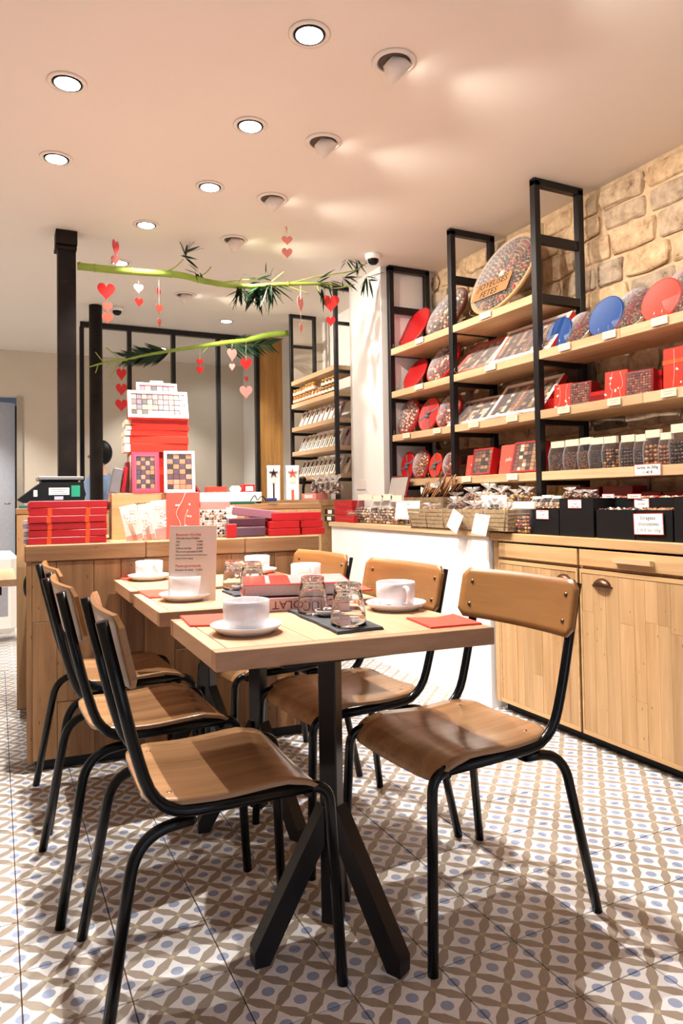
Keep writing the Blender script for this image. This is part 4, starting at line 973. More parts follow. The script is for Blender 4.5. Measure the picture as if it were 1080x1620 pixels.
def checker_box(name, label, px0, px1, py0, py1, dy, rimmat, nx, ny, tilt, depth=.035, rim=.014, z0=None, rz=0, colsC=(0, 1, 2), side=None, group='boxes of square chocolates in the pyramid'):
    a, pa = cpt(px0, py1, dy); b, pb = cpt(px1, py0, dy); mid = (pa+pb)/2; L = (b.z-a.z)/math.cos(R(tilt)); wd = (b.x-a.x)/2
    o = thing(name, label, 'chocolate box', (mid.x, mid.y, pa.z if z0 is None else z0), CA+R(rz), group)
    M = RX(-tilt) @ RX(90)   # local x right, y up the face, z towards the viewer
    mb = MB(); mb.box(-wd, wd, 0, L, -depth, -depth+.004, M)
    for q in ((-wd, wd, 0, rim), (-wd, wd, L-rim, L), (-wd, -wd+rim, rim, L-rim), (wd-rim, wd, rim, L-rim)): mb.box(q[0], q[1], q[2], q[3], -depth+.004, 0, M)
    mb.build('tray', side or rimmat, o); mb = MB()
    for q in ((-wd, wd, 0, rim), (-wd, wd, L-rim, L), (-wd, -wd+rim, rim, L-rim), (wd-rim, wd, rim, L-rim)): mb.box(q[0], q[1], q[2], q[3], .0002, .0016, M)
    mb.build('rim', rimmat, o)
    iw, il = 2*wd-2*rim, L-2*rim; me = None
    for i in range(nx):
        for j in range(ny):
            m_ = CHK[(i+j) % 2 if random.random() < .8 else random.randrange(2)][random.randrange(3)]
            sx, sy = iw/nx*.47, il/ny*.47
            c = MB().box(-sx, sx, -sy, sy, -.004, .004, None, bev=.0015)
            c = c.build('chocolate', m_, o); c.matrix_local = M @ T(-wd+rim+iw*(i+.5)/nx, rim+il*(j+.5)/ny, -.008)
    MB().box(-wd+rim*.6, wd-rim*.6, rim*.6, L-rim*.6, .0018, .0024, M).build('clear_cover', M_FILM, o)
    return o, wd, L, M
CHK = [[flat('choc_blueviolet', (66, 52, 78), .4), flat('choc_plum', (84, 50, 62), .4), M_CHOC[0]], [flat('choc_tan', (190, 130, 84), .4), flat('choc_rose', (206, 150, 116), .4), M_CHOC[2]]]
CHL = [CHK[0], CHK[1]]
cb, w_, L_, M_ = checker_box('chocolate_box', 'plum-rimmed upright box of dark square chocolates on the crate', 209, 252, 716, 781, .20, M_PINKROSE, 4, 7, 6, z0=ZCR, rim=.019, side=M_DARKRED)
cb, w_, L_, M_ = checker_box('chocolate_box', 'white-rimmed upright box of square chocolates on the crate', 260, 308, 713, 779, .17, M_WHITE, 4, 7, 8, z0=ZCR, rim=.013, side=M_RED, rz=-4)
# support column behind and the stack of flat red boxes
st, pst = cpt(250, 760, .30); 
o = thing('box_block', 'red inner box hidden behind the upright chocolate boxes', 'box', (pst.x, pst.y, ZCR), CA); zb_ = at(250, 716, 1, pst.y).z
MB().box(-.12, .13, 0, .16, 0, zb_-ZCR-.001, bev=.002).build('body', M_REDL, o)
GP2 = 'flat red boxes stacked in the pyramid'; lay = [(197, 297, 702, 714), (196, 298, 690, 702), (197, 297, 681, 691), (199, 299, 673, 682), (198, 298, 664, 674)]
nm = ['lowest', 'second', 'middle', 'fourth', 'topmost']
zprev = zb_
for k, (x0, x1, yt, yb_) in enumerate(lay):
    a, pa_ = cpt(x0, yb_, .28); b, pb_ = cpt(x1, yt, .28); mid = (pa_+pb_)/2; h = (zb_+(k+1)*.034)-(zb_+k*.034)
    zt_ = at((x0+x1)/2, yt, 1, mid.y).z; h = zt_-zprev
    o = thing('flat_box', nm[k]+' flat red box of the pyramid stack with a white paper end', 'box', (mid.x, mid.y, zprev+.0003), CA+R((.5, -1, 1, -.6, .4)[k]), GP2); wd = (b.x-a.x)/2
    MB().box(-wd+.028, wd, 0, .17, 0, h-.0006, bev=.001).build('body', M_REDL, o); MB().box(-wd, -wd+.0275, .006, .165, .001, h-.003, bev=.001).build('paper_end', M_CREAM, o); zprev = zt_
cb1, w_, L_, M_ = checker_box('chocolate_box', 'widest white-rimmed box of square chocolates on top of the red stack', 203, 298, 620, 661, .26, M_WHITE, 10, 4, 20, z0=zprev+.001, rim=.014, side=M_CORAL)
cb1.location.z += .006
MB().box(-.035, .045, .006, .03, .003, .0045, M_).build('name_card', M_WHITE, cb1); 
cb2, w_, L2, M2 = checker_box('chocolate_box', 'smaller white-rimmed box of pale square chocolates at the very top', 217, 281, 598, 630, .36, M_WHITE, 6, 3, 22, z0=at(250, 630, 1, 3.36).z-.03, rim=.012, side=M_CORAL)
MB().box(-.03, .03, L2-.008, L2+.01, .003, .0045, M2).build('name_card', M_WHITE, cb2)
bz = MB().box(-.09, .09, .02, .1, -.045, -.004).build('support', M_REDL, cb1)
MB().box(-.07, .07, .03, .09, -.14, .02).build('support', M_REDL, cb2)
# leaning packs left of the pyramid, bottles behind
GLN = 'flat boxes leaning at the left of the pyramid'
for k, (x0, x1, yt, yb_, mt, lb, sh, ti) in enumerate(((168, 192, 742, 781, M_FILMW, 'silver printed pack leaning at the far left of the crate', 22, 12), (190, 199, 740, 781, M_RED, 'narrow red box leaning second from the left on the crate', 16, 8), (195, 204, 732, 781, M_DARKRED, 'dark red film wrapped box leaning on the crate', 4, 4), (202, 211, 722, 781, M_CREAM, 'cream box edge leaning against the plum-rimmed box', 2, 2))):
    a, pa_ = cpt(x0, yb_, .22+.02*k); b, pb_ = cpt(x1, yt, .22+.02*k); mid = (pa_+pb_)/2; hh_ = at((x0+x1)/2, yt, 1, mid.y).z-ZCR
    o = thing('leaning_box', lb, 'box', (mid.x, mid.y, ZCR+.004), CA, GLN); w2 = max(.008, (b.x-a.x)/2*.6)
    MB().box(-w2, w2, 0, .11, 0, hh_, RY(ti), bev=.001).build('body', mt if mt is not M_FILMW else M_TIN, o)
o = thing('leaning_box', 'red box with a dark back leaning at the right of the pyramid', 'box', cpt(318, 779, .22)[1], CA, None); o.location.z = ZCR
M_l = RY(-32); MB().box(-.012, -.002, 0, .12, 0, .15, M_l, bev=.001).build('body', M_RED, o); MB().box(-.026, -.0125, .004, .116, .002, .148, M_l).build('dark_back', M_BLACKM, o)
o, wd, hh = on_counter('vine_box', 'coral upright box printed with white vines behind the menu', 'box', 264, 315, 781, 856, .08); o.location.z = CZ+.001; hh = cpt(290, 779, .08)[0].z-CZ
MB().box(-wd, wd, 0, .04, 0, hh, RZ(-3), bev=.002).build('body', M_CORAL, o)
mb = MB(); mb.tube(smoothed([(-.02, -.001, .0), (-.012, -.001, hh*.3), (-.03, -.001, hh*.55), (-.005, -.001, hh*.8), (.01, -.001, hh*.98)], 4), .0011, 4); mb.tube(smoothed([(.012, -.001, .01), (.006, -.001, hh*.4), (.02, -.001, hh*.62)], 4), .0009, 4)
for k in range(7): mb.ball((random.uniform(-.035, .035), -.0015, random.uniform(.1, .95)*hh), .006, .0006, .005)
mb.build('printed_motif', M_WHITEINK, o)
MB().box(-wd+.01, wd+.01, .045, .085, 0, hh*.99, bev=.002).build('second_box', M_RED, o)
# white flower packets
for k, (x0, x1, yt, lb, rz) in enumerate(((200, 228, 799, 'left clear packet of white flower lollies before the crate', -12), (226, 247, 797, 'middle clear packet of white flower lollies', -8), (243, 270, 792, 'right clear packet of white flower lollies with pink sugar at its foot', -4))):
    o, wd, hh = on_counter('lolly_packet', lb, 'sweets', x0, x1, yt, 853, .07+.01*k, 'packets of white flower lollies'); o.location.z = CZ+.001; hh = cpt(x0, yt, .07)[0].z-CZ
    M = RY(rz)
    MB().box(-wd, wd, 0, .02, 0, hh, M, bev=.003).build('film', M_FILMW, o)
    mb = MB()
    for q in range(7):
        cx, cz = random.uniform(-.6, .6)*wd, random.uniform(.35, .9)*hh
        for t in range(5): mb.ball((cx+.008*math.cos(t*1.26), -.001, cz+.008*math.sin(t*1.26)), .0055, .002, .0055, M)
    mb.build('flowers', M_WHITE, o, 'stuff')
    MB().box(-wd*.9, wd*.9, -.0015, .021, .004, hh*.16 if k < 2 else hh*.28, M).build('pink_sugar', M_PINK, o)
    if k < 2: [MB().tube([(dx, -.002, .0), (dx-.01, -.002, hh*.6)], .0011, 5, M).build('stick', M_CHOC[2], o) for dx in (-.004, .002, .008)]
# clear box of black and white sweets, pale lids, wrapped boxes right of the menu
def speckle(name):
    m, b, n = base_mat(name, .35); tc = n.a('ShaderNodeTexCoord'); vo = n.a('ShaderNodeTexVoronoi'); vo.inputs['Scale'].default_value = 130; n.l.new(tc.outputs['Object'], vo.inputs['Vector'])
    cr = n.a('ShaderNodeValToRGB'); cr.color_ramp.interpolation = 'CONSTANT'; e = cr.color_ramp.elements; e[0].color = lin((235, 232, 236)); e[1].position = .72; e[1].color = lin((20, 20, 26)); e2 = e.new(.5); e2.color = lin((196, 176, 196)); e3 = e.new(.9); e3.color = lin((190, 130, 80))
    sp = n.a('ShaderNodeSeparateColor'); n.l.new(vo.outputs['Color'], sp.inputs[0]); n.l.new(sp.outputs[0], cr.inputs[0]); n.l.new(cr.outputs[0], b.inputs['Base Color']); return m
o, wd, hh = on_counter('sweet_box', 'clear box of black and white speckled sweets behind the menu', 'box', 315, 359, 794, 850, .10); o.location.z = CZ+.001; hh = cpt(340, 792, .1)[0].z-CZ
mb = MB(); bl = .006
for a in range(int(2*wd/.011)):
    for b in range(int(hh*.8/.011)): mb.mi = random.choice((0, 0, 1, 0, 2)); mb.ball((-wd+.008+a*.011+random.uniform(-.002, .002), .004, .006+b*.011), bl, bl, bl*.9)
mb.box(-wd+.003, wd-.003, .004, .05, .002, hh*.8)
mb.build('sweets', [M_WHITE, M_BLACKM, M_CHOC[2]], o, 'stuff'); MB().box(-wd, wd, -.004, .055, 0, hh, bev=.002).build('case', M_FILM, o); MB().box(-wd*.9, wd*1.2, 0, .05, hh*.8, hh*.95).build('pink_band', M_PINK, o)
o, wd, hh = on_counter('white_tray', 'long white tray behind the menu with pale boxes on the back counter', 'tray', 318, 414, 767, 787, .86); o.location.z = 1.0435
MB().box(-wd, wd, 0, .12, 0, .055, bev=.004).build('body', M_WHITE, o)
o, wd, hh = on_counter('card_reader_cover', 'white rounded box standing on the long white tray', 'box', 364, 384, 757, 768, .88); o.location.z = 1.0992; MB().box(-.03, .03, 0, .06, 0, .035, bev=.012).build('body', M_WHITE, o)
o, wd, hh = on_counter('red_cube_box', 'small red box with a white label on the long white tray', 'box', 383, 405, 753, 769, .88); o.location.z = 1.0992; MB().box(-.034, .034, 0, .06, 0, .042, RZ(6), bev=.002).build('body', M_RED, o); MB().box(-.022, .022, -.0025, -.0005, .006, .032, RZ(6)).build('paper_label', M_WHITE, o)
for k in range(2):
    o, wd, hh = on_counter('slim_box', ['lower', 'upper'][k]+' slim orange-red box behind the leaning red box', 'box', 324, 356, 757, 770, 1.0, 'slim boxes on the back counter'); o.location.z = 1.0992+k*.017-.0; MB().box(-.055, .055, -.06, .02, 0, .016, bev=.001).build('body', M_REDL, o)
o, wd, hh = on_counter('payment_terminal', 'small dark terminal with a coiled cable on the back counter', 'terminal', 420, 440, 780, 788, .82); o.location.z = 1.0435; MB().box(-.03, .03, 0, .05, 0, .02, bev=.004).build('body', M_NAVY, o); MB().tube(smoothed([(-.03, .02, .01), (-.06, .0, .03), (-.08, .02, .01), (-.1, .0, .035), (-.12, .02, .005)], 5), .003, 6).build('cable', M_BLACKM, o)
o, wd, hh = on_counter('name_card', 'white folded name card in front of the long white tray', 'sign', 340, 373, 777, 792, .60); o.location.z = CZ+.1; MB().box(-.045, .045, 0, .003, 0, .035).build('card', M_WHITE, o); MB().box(-.06, .06, .004, .1, -.0995, -.001).build('stand', M_CREAM, o)
for k, (x0, x1, z_, lb, rz, mt) in enumerate(((360, 420, 0, 'dark film wrapped purple box at the bottom of the wrapped pile', 0, M_PURPLE), (362, 420, .045, 'middle dark purple wrapped box of the pile', 4, M_PURPLE), (368, 440, .085, 'top wrapped box sliding off the pile beside the speckled sweets', -8, flat('mauve_wrap', (150, 84, 96), .2, coat=.7)))):
    o, wd, hh = on_counter('wrapped_box', lb, 'box', x0, x1, 820, 850, .05+.02*k, 'purple wrapped boxes beside the speckled sweets'); o.location.z = CZ+.001+z_
    MB().box(-wd, wd, 0, .13, 0, .038 if k else .043, RY(7 if k == 2 else 0) @ RZ(rz), bev=.003).build('body', mt, o); MB().box(-wd-.002, wd+.002, -.002, .132, -.0007, .0395 if k else .0445, RY(7 if k == 2 else 0) @ RZ(rz), bev=.006).build('film', M_FILM, o)
for k, (x0, x1, lb) in enumerate(((357, 372, 'small red box at the left of the wrapped pile'), (395, 420, 'red box behind the wrapped pile'))):
    o, wd, hh = on_counter('red_box', lb, 'box', x0, x1, 828, 850, (.04, .25)[k]); o.location.z = CZ+.001; MB().box(-wd, wd, -.03+.03*k, .0 if k == 0 else .1, 0, (.06, .115)[k], bev=.002).build('body', M_RED, o)
GQ = 'flat red boxes stacked in two piles at the right end of the counter'
for k, (x0, x1, yt, yb_, pl) in enumerate(((425, 475, 838, 849, 'left pile, lowest'), (426, 474, 827, 837, 'left pile, middle'), (432, 477, 813, 826, 'left pile, topmost'), (477, 514, 836, 848, 'right pile, lowest'), (475, 511, 825, 835, 'right pile, middle'), (474, 508, 813, 825, 'right pile, topmost'))):
    o, wd, hh = on_counter('flat_red_box', pl+' of the flat red boxes at the right end of the counter', 'box', x0, x1, yt, yb_, .05+(.01 if 'right' in pl else 0), GQ); o.location.z = CZ+.001+(k % 3)*.0335
    MB().box(-wd+.001, wd-.001, 0, .16, 0, .0315 if k % 3 < 2 else .036, bev=.0015).build('body', M_RED, o)

# ---------------------------------------------------------------- iron posts
for (x0, x1, y, s_, lb) in ((.335, .437, 4.484, 1, 'thick square dark iron post rising behind the counter scale'), (.697, .803, 6.085, 0, 'thinner round dark iron post behind the chocolate pyramid')):
    o = thing('iron_post', lb, 'post', ((x0+x1)/2, y+.05, 0)); h2 = (x1-x0)/2
    if s_:
        MB().box(-h2, h2, -h2, h2, 0, H-.09, bev=.004).build('shaft', M_RUST, o)
        MB().box(-h2-.012, h2+.008, -h2-.01, h2+.01, H-.088, H-.001, bev=.003).build('cap', M_RUST, o); MB().box(-h2-.016, h2+.004, -h2-.013, h2+.004, H-.12, H-.1, bev=.002).build('weld_plate', M_RUST, o)
    else: MB().lathe([(0, 0), (h2, 0), (h2, H-.002), (0, H-.002)], 24).build('shaft', M_RUST, o)

# ---------------------------------------------------------------- tables
TZ = .74
def table(label, FL, FR, BL, BR, c, ang=177):
    o = thing('cafe_table', label, 'table', (c[0], c[1], 0), 0, 'small oak café tables in a row')
    def P(u, v):
        a = Vector(FL).lerp(Vector(FR), u); b = Vector(BL).lerp(Vector(BR), u); q = a.lerp(b, v); return (q.x-c[0], q.y-c[1])
    def slab(u0, u1, v0, v1, z0, z1, name, mat):
        e = .0012; p = [P(u0+e, v0+e), P(u1-e, v0+e), P(u1-e, v1-e), P(u0+e, v1-e)]; b2 = bmesh.new()
        lo = [b2.verts.new((x, y, z0)) for x, y in p]; hi = [b2.verts.new((x, y, z1)) for x, y in p]
        b2.faces.new(lo[::-1]); b2.faces.new(hi)
        for i in range(4): b2.faces.new((lo[i], lo[(i+1) % 4], hi[(i+1) % 4], hi[i]))
        bmesh.ops.bevel(b2, geom=b2.edges[:], offset=.0012, segments=1, affect='EDGES'); return MB().add(b2).build(name, mat, o)
    slab(0, .05, .07, .93, TZ-.042, TZ, 'plank', M_OAK_T)
    for a, b in ((.05, .34), (.34, .66), (.66, .95)): slab(a, b, .07, .93, TZ-.042, TZ, 'plank', M_OAK_T)
    slab(.95, 1, .07, .93, TZ-.042, TZ, 'plank', M_OAK_T)
    slab(0, 1, 0, .07, TZ-.042, TZ-.0002, 'edge_plank', M_OAK_TX); slab(0, 1, .93, 1, TZ-.042, TZ-.0002, 'edge_plank', M_OAK_TX)
    s = .0225; MB().box(-s, s, -s, s, .05, TZ-.046, RZ(ang-45), bev=.003).build('column', M_STEEL, o)
    MB().box(-.17, .17, -.13, .13, TZ-.046, TZ-.0425, bev=.001).build('mounting_plate', M_STEEL, o)
    for k in range(3):
        th = R(ang+120*k); d_ = Vector((math.cos(th), math.sin(th), 0)); nrm = Vector((-d_.y, d_.x, 0)); w2 = .021
        up0, dn = .33, 0
        a = d_*.028; b = d_*.20; pr = [a+Vector((0, 0, up0)), b+Vector((0, 0, .035)), b+Vector((0, 0, 0)), b-d_*.035, a+Vector((0, 0, up0-.09))]
        lo = [p_-nrm*w2 for p_ in pr]; hi = [p_+nrm*w2 for p_ in pr]; b2 = bmesh.new(); L0 = [b2.verts.new(v) for v in lo]; L1 = [b2.verts.new(v) for v in hi]; b2.faces.new(L0[::-1]); b2.faces.new(L1)
        for i in range(5): b2.faces.new((L0[i], L0[(i+1) % 5], L1[(i+1) % 5], L1[i]))
        MB().add(b2).build('leg', M_STEEL, o)
    return o
table('nearest oak café table with a red napkin at its right corner', (.410, 1.440), (1.085, 1.372), (.418, 1.900), (1.092, 1.828), (.722, 1.545), 177)
table('middle oak café table of the row with the books on its front edge', (.415, 2.030), (1.09, 1.96), (.419, 2.478), (1.095, 2.41), (.775, 2.22), 172)
table('farthest oak café table standing against the counter front', (.424, 2.56), (1.10, 2.49), (.427, 2.975), (1.10, 2.905), (.745, 2.73), 177)

# ---------------------------------------------------------------- chairs
def make_chair():
    o = thing('school_chair', '', 'chair', (0, 0, 0), 0, 'school chairs with beech seats and black tube frames')
    TR = .0125; ch = {}
    for s in (-1, 1):
        pts = fillet([(-.237, s*.188, .828), (-.179, s*.186, .58), (-.135, s*.184, .432), (.205, s*.178, .43)], [.05, .085], 6)
        MB().tube(pts, TR, 12).build('side_rail', M_BLACK, o)
        # front leg
        MB().tube(fillet([(.195, s*.178, .43), (.238, s*.18, .428), (.258, s*.196, 0)], [.042], 7), TR, 12).build('leg', M_BLACK, o)
        # rear leg swings back from under the seat
        MB().tube(fillet([(-.06, s*.166, .407), (-.175, s*.182, .403), (-.245, s*.222, 0)], [.075], 8), TR, 12).build('leg', M_BLACK, o)
    MB().tube([(.19, -.178, .418), (.19, .178, .418)], .010, 8).build('stretcher', M_BLACK, o)
    MB().tube([(-.06, -.168, .405), (-.06, .168, .405)], .010, 8).build('stretcher', M_BLACK, o)
    # moulded ply seat
    def sheet(rows, prof, half, th, nu=15):
        """rows: list of t; prof(t)->(x,z); half(t)->half width"""
        b = bmesh.new(); top, bot = [], []
        for t in rows:
            x, z, nx, nz = prof(t); h = half(t); rt, rb = [], []
            for k in range(nu):
                u = -1+2*k/(nu-1); dz = .0045*(abs(u)**2.2) if th > .0085 else 0
                rt.append(b.verts.new((x, h*u, z+dz))); rb.append(b.verts.new((x-nx*th, h*u*.995, z+dz-nz*th)))
            top.append(rt); bot.append(rb)
        def q(a, b_, c, d):
            f = b.faces.new((a, b_, c, d)); f.smooth = True
        for i in range(len(rows)-1):
            for k in range(nu-1):
                q(top[i][k], top[i+1][k], top[i+1][k+1], top[i][k+1]); q(bot[i][k], bot[i][k+1], bot[i+1][k+1], bot[i+1][k])
            b.faces.new((top[i][0], bot[i][0], bot[i+1][0], top[i+1][0])); b.faces.new((top[i][-1], top[i+1][-1], bot[i+1][-1], bot[i][-1]))
        for k in range(nu-1):
            b.faces.new((top[0][k], top[0][k+1], bot[0][k+1], bot[0][k])); b.faces.new((top[-1][k], bot[-1][k], bot[-1][k+1], top[-1][k+1]))
        return b
    SL = .395
    def prof(t):   # t from rear to front along the seat
        x = -.155+SL*t; z = .452+.010*math.cos(min(1, t/.75)*PI*2)*.35
        if t > .78:
            a = (t-.78)/.22; return (-.155+SL*.78+SL*.215*math.sin(a*PI/2*.80)/1.02, .4505-.062*(1-math.cos(a*PI/2*.86)), math.sin(a*1.2), math.cos(a*1.2))
        return (x, z, 0, 1)
    def half(t):
        w_ = .186+.012*t; r = .075/SL
        if t < r: return w_-.075*(1-math.sqrt(max(0, 1-((r-t)/r)**2)))
        if t > 1-.07/SL:
            q = (t-(1-.07/SL))/(.07/SL); return w_-.055*(1-math.sqrt(max(0, 1-q*q)))
        return w_
    rows = [0, .006, .02, .045, .08, .12, .17, .25, .35, .45, .55, .65, .74, .80, .84, .88, .91, .94, .965, .985, .996, 1]
    MB().add(sheet(rows, prof, half, .0088)).build('seat', M_SEAT, o)
    # curved back slat
    b = bmesh.new(); nu, nv = 21, 9; W2, HH = .222, .145; fr, bk = [], []
    for j in range(nv):
        v = j/(nv-1)
        rf, rb = [], []
        for k in range(nu):
            u = -1+2*k/(nu-1); edge = .022; hv = 1.0
            q = max(0, (abs(u)*W2-(W2-edge))/edge); sh = HH/2-edge*(1-math.sqrt(max(0, 1-q*q)))
            zz = (v*2-1)*sh; c = .025*(abs(u)**2); base = Vector((-.2215+c-.224*zz, u*W2, .766+zz))
            rf.append(b.verts.new(base+Vector((.0095, 0, .002)))); rb.append(b.verts.new(base))
        fr.append(rf); bk.append(rb)
    for j in range(nv-1):
        for k in range(nu-1):
            for g_, od in ((fr, 1), (bk, 0)):
                f = b.faces.new((g_[j][k], g_[j][k+1], g_[j+1][k+1], g_[j+1][k]) if od else (g_[j][k], g_[j+1][k], g_[j+1][k+1], g_[j][k+1])); f.smooth = True
        b.faces.new((fr[j][0], fr[j+1][0], bk[j+1][0], bk[j][0])); b.faces.new((fr[j][-1], bk[j][-1], bk[j+1][-1], fr[j+1][-1]))
    for k in range(nu-1):
        b.faces.new((fr[0][k], bk[0][k], bk[0][k+1], fr[0][k+1])); b.faces.new((fr[-1][k], fr[-1][k+1], bk[-1][k+1], bk[-1][k]))
    MB().add(b).build('backrest', M_BACK, o)
    rv = None
    for (y, z) in ((-.182, .80), (-.182, .733), (.182, .80), (.182, .733)):
        c = .025*(y/W2)**2; x = -.2215+c-.224*(z-.766)+.0098
        r_ = MB().lathe([(.0065, 0), (.0055, .0025), (0, .0035)], 10, T(x, y, z) @ RY(77)).build('rivet', M_RIVET, o)
    for (x, y) in ((-.10, -.13), (-.10, .13), (.12, -.155), (.12, .155)):
        MB().lathe([(.006, 0), (.005, .0015), (0, .002)], 10, T(x, y, .4545)).build('rivet', M_RIVET, o)
    return o
ch = make_chair()
CH = [((.424, 1.607), -1.5, 'nearest left school chair with a table shadow across its seat'), ((.378, 2.135), 2, 'middle left school chair behind the nearest left one'), ((.385, 2.68), 2, 'farthest left school chair by the counter, mostly hidden'),
      ((1.108, 1.547), 184.0, 'nearest right school chair facing the table with its back to the cabinet'), ((1.03, 2.035), 184, 'middle right school chair whose legs show under the table'), ((.98, 2.60), 184, 'farthest right school chair with a pale honey backrest by the counter')]
for k, ((x, y), a, lb) in enumerate(CH):
    c = ch if k == 0 else copy_tree(ch); c.location = (x, y, 0); c.rotation_euler = (0, 0, R(a)); c['label'] = lb

# ---------------------------------------------------------------- table ware
TT = TZ+.0004
def tp(px, py, z=TT): return at(px, py, 2, z)
def cup_set(cx, cy, where, hang, saucer=True, sc_=1.0, spoon=False):
    s = thing('saucer', 'white deep saucer '+where, 'saucer', (cx, cy, TT), 0, 'white saucers on the café tables')
    r = .087*sc_; MB().lathe([(0, .003), (r*.62, .003), (r*.66, 0), (r*.74, 0), (r*.96, .016), (r, .021), (r*.975, .0215), (r*.9, .013), (r*.7, .0065), (0, .0065)], 44).build('dish', M_PORC, s)
    c = thing('coffee_cup', 'white cylindrical coffee cup '+where, 'cup', (cx, cy, TT+.007), R(hang), 'white coffee cups on the café tables')
    r = .0555*sc_; h = .070*sc_
    MB().lathe([(0, .002), (r*.78, .002), (r*.8, 0), (r*.86, 0), (r*.93, .006), (r*.975, .02), (r, h*.6), (r*1.0, h), (r*.975, h+.0006), (r*.95, h-.001), (r*.93, .022), (r*.86, .007), (0, .006)], 44).build('bowl', M_PORC, c)
    pts = smoothed([(r*.96, 0, h*.84), (r*1.3, 0, h*.86), (r*1.52, 0, h*.62), (r*1.38, 0, h*.32), (r*.97, 0, h*.2)], 5); MB().tube(pts, .0052, 8, Matrix.Diagonal((1, 1.25, 1, 1))).build('handle', M_PORC, c)
    if spoon:
        sp = thing('teaspoon', 'small steel teaspoon on the saucer '+where, 'spoon', (cx-.045, cy-.02, TT+.018), R(115), 'teaspoons'); MB().tube([(0, 0, 0), (.05, 0, .004)], .0015, 6).build('stem', M_SILVER, sp); MB().ball((-.008, 0, 0), .012, .008, .002, sub=2).build('bowl', M_SILVER, sp)
p = tp(390, 1000); cup_set(p.x, p.y, 'at the left of the nearest table', 110)
p = tp(626, 963); cup_set(p.x, p.y, 'at the right of the nearest table', -95, spoon=True)
p = tp(295, 948); cup_set(p.x, p.y, 'at the left of the middle table', 80)
p = tp(484, 925); cup_set(p.x, p.y, 'at the right of the middle table', -95, spoon=True)
p = tp(236, 917); cup_set(p.x, p.y, 'at the left of the farthest table', -80, sc_=.97)
p = tp(407, 907); cup_set(p.x, p.y, 'at the right of the farthest table', -95, sc_=.97)
def napkin(pts, where):
    q = [tp(*p_) for p_ in pts]; c = sum(q, Vector())/len(q); o = thing('napkin', 'folded red paper napkin '+where, 'napkin', (c.x, c.y, TT), 0, 'red paper napkins')
    for k in range(2): MB().prism([((v.x-c.x)*(1-.02*k), (v.y-c.y)*(1-.02*k)) for v in q], .0002+k*.0022, .002+k*.0022).build('fold', M_NAPKIN, o)
napkin([(284, 976), (300, 992), (345, 991), (385, 985), (380, 971)], 'under the left saucer of the nearest table')
napkin([(642, 979), (681, 995), (763, 988), (717, 973), (690, 979)], 'at the right corner of the nearest table')
napkin([(217, 936), (236, 947), (262, 946), (290, 935), (250, 934)], 'at the left of the middle table')
napkin([(180, 911), (195, 918), (230, 917), (220, 910)], 'at the left of the farthest table')
napkin([(418, 916), (418, 921), (462, 919), (448, 908), (425, 907)], 'at the right of the farthest table')
napkin([(515, 930), (540, 938), (590, 934), (570, 926)], 'half hidden under the books on the right')
def slate(pts, where):
    q = [tp(*p_) for p_ in pts]; c = sum(q, Vector())/len(q); o = thing('slate_board', 'rough edged dark slate '+where, 'slate', (c.x, c.y, TT), 0, 'slate serving boards')
    out = []
    for i in range(len(q)):
        a, b = q[i], q[(i+1) % len(q)]
        for k in range(7): t = k/7; v = a.lerp(b, t); out.append((v.x-c.x+random.uniform(-.003, .003), v.y-c.y+random.uniform(-.003, .003)))
    MB().prism(out, 0, .004).build('lower_layer', M_SLATE, o); MB().prism([(x*.985, y*.985) for x, y in out], .0041, .0065).build('upper_layer', M_SLATE, o); return c
slate([(455, 968), (535, 1004), (606, 996), (530, 965)], 'under the upside down glasses on the nearest table')
slate([(352, 937), (372, 945), (425, 940), (400, 931)], 'under the glasses on the middle table')
def glass(x, y, z, where, s=1.0):
    o = thing('tumbler', 'upside down clear fluted tumbler '+where, 'glass', (x, y, z), 0, 'upside down glass tumblers')
    r0_, r1, h, seg = .043*s, .031*s, .098*s, 40; mb = MB(); rings = []
    prof_o = [(r0_, 0), (r0_*.985, .008), (r0_*.97, .02), ((r0_+r1)/2*1.01, h*.55), (r1*1.03, h*.86), (r1*1.04, h*.93), (r1, h*.985), (r1*.9, h)]
    prof_i = [(r0_-.0022, 0), (r0_*.94, .02), ((r0_+r1)/2*.92, h*.55), (r1*.88, h*.84), (r1*.5, h*.88)]
    def ring(r, z_, fl): return [mb.bm.verts.new(((r*(1+fl*.035*(abs(math.sin(5*2*PI*i/seg))-.5)))*math.cos(2*PI*i/seg), (r*(1+fl*.035*(abs(math.sin(5*2*PI*i/seg))-.5)))*math.sin(2*PI*i/seg), z_)) for i in range(seg)]
    ro = [ring(r, z_, 1 if .02 < z_ < h*.9 else 0) for r, z_ in prof_o]; ri = [ring(r, z_, 0) for r, z_ in prof_i]
    allr = ri[::-1]+ro
    for a, b in zip(allr, allr[1:]):
        for i in range(seg): f = mb.bm.faces.new((a[i], a[(i+1) % seg], b[(i+1) % seg], b[i])); f.smooth = True
    mb.bm.faces.new(allr[0]); mb.bm.faces.new(allr[-1][::-1])
    mb.build('glass_body', M_GLASS, o); return o
g0 = TT+.0068
p = tp(495, 972); glass(p.x, p.y, g0, 'left on the nearest slate'); p = tp(551, 992); glass(p.x, p.y, g0, 'right on the nearest slate', 1.04)
p = tp(371, 934); glass(p.x, p.y, g0, 'left on the middle slate'); p = tp(399, 937); glass(p.x, p.y, g0, 'right on the middle slate')
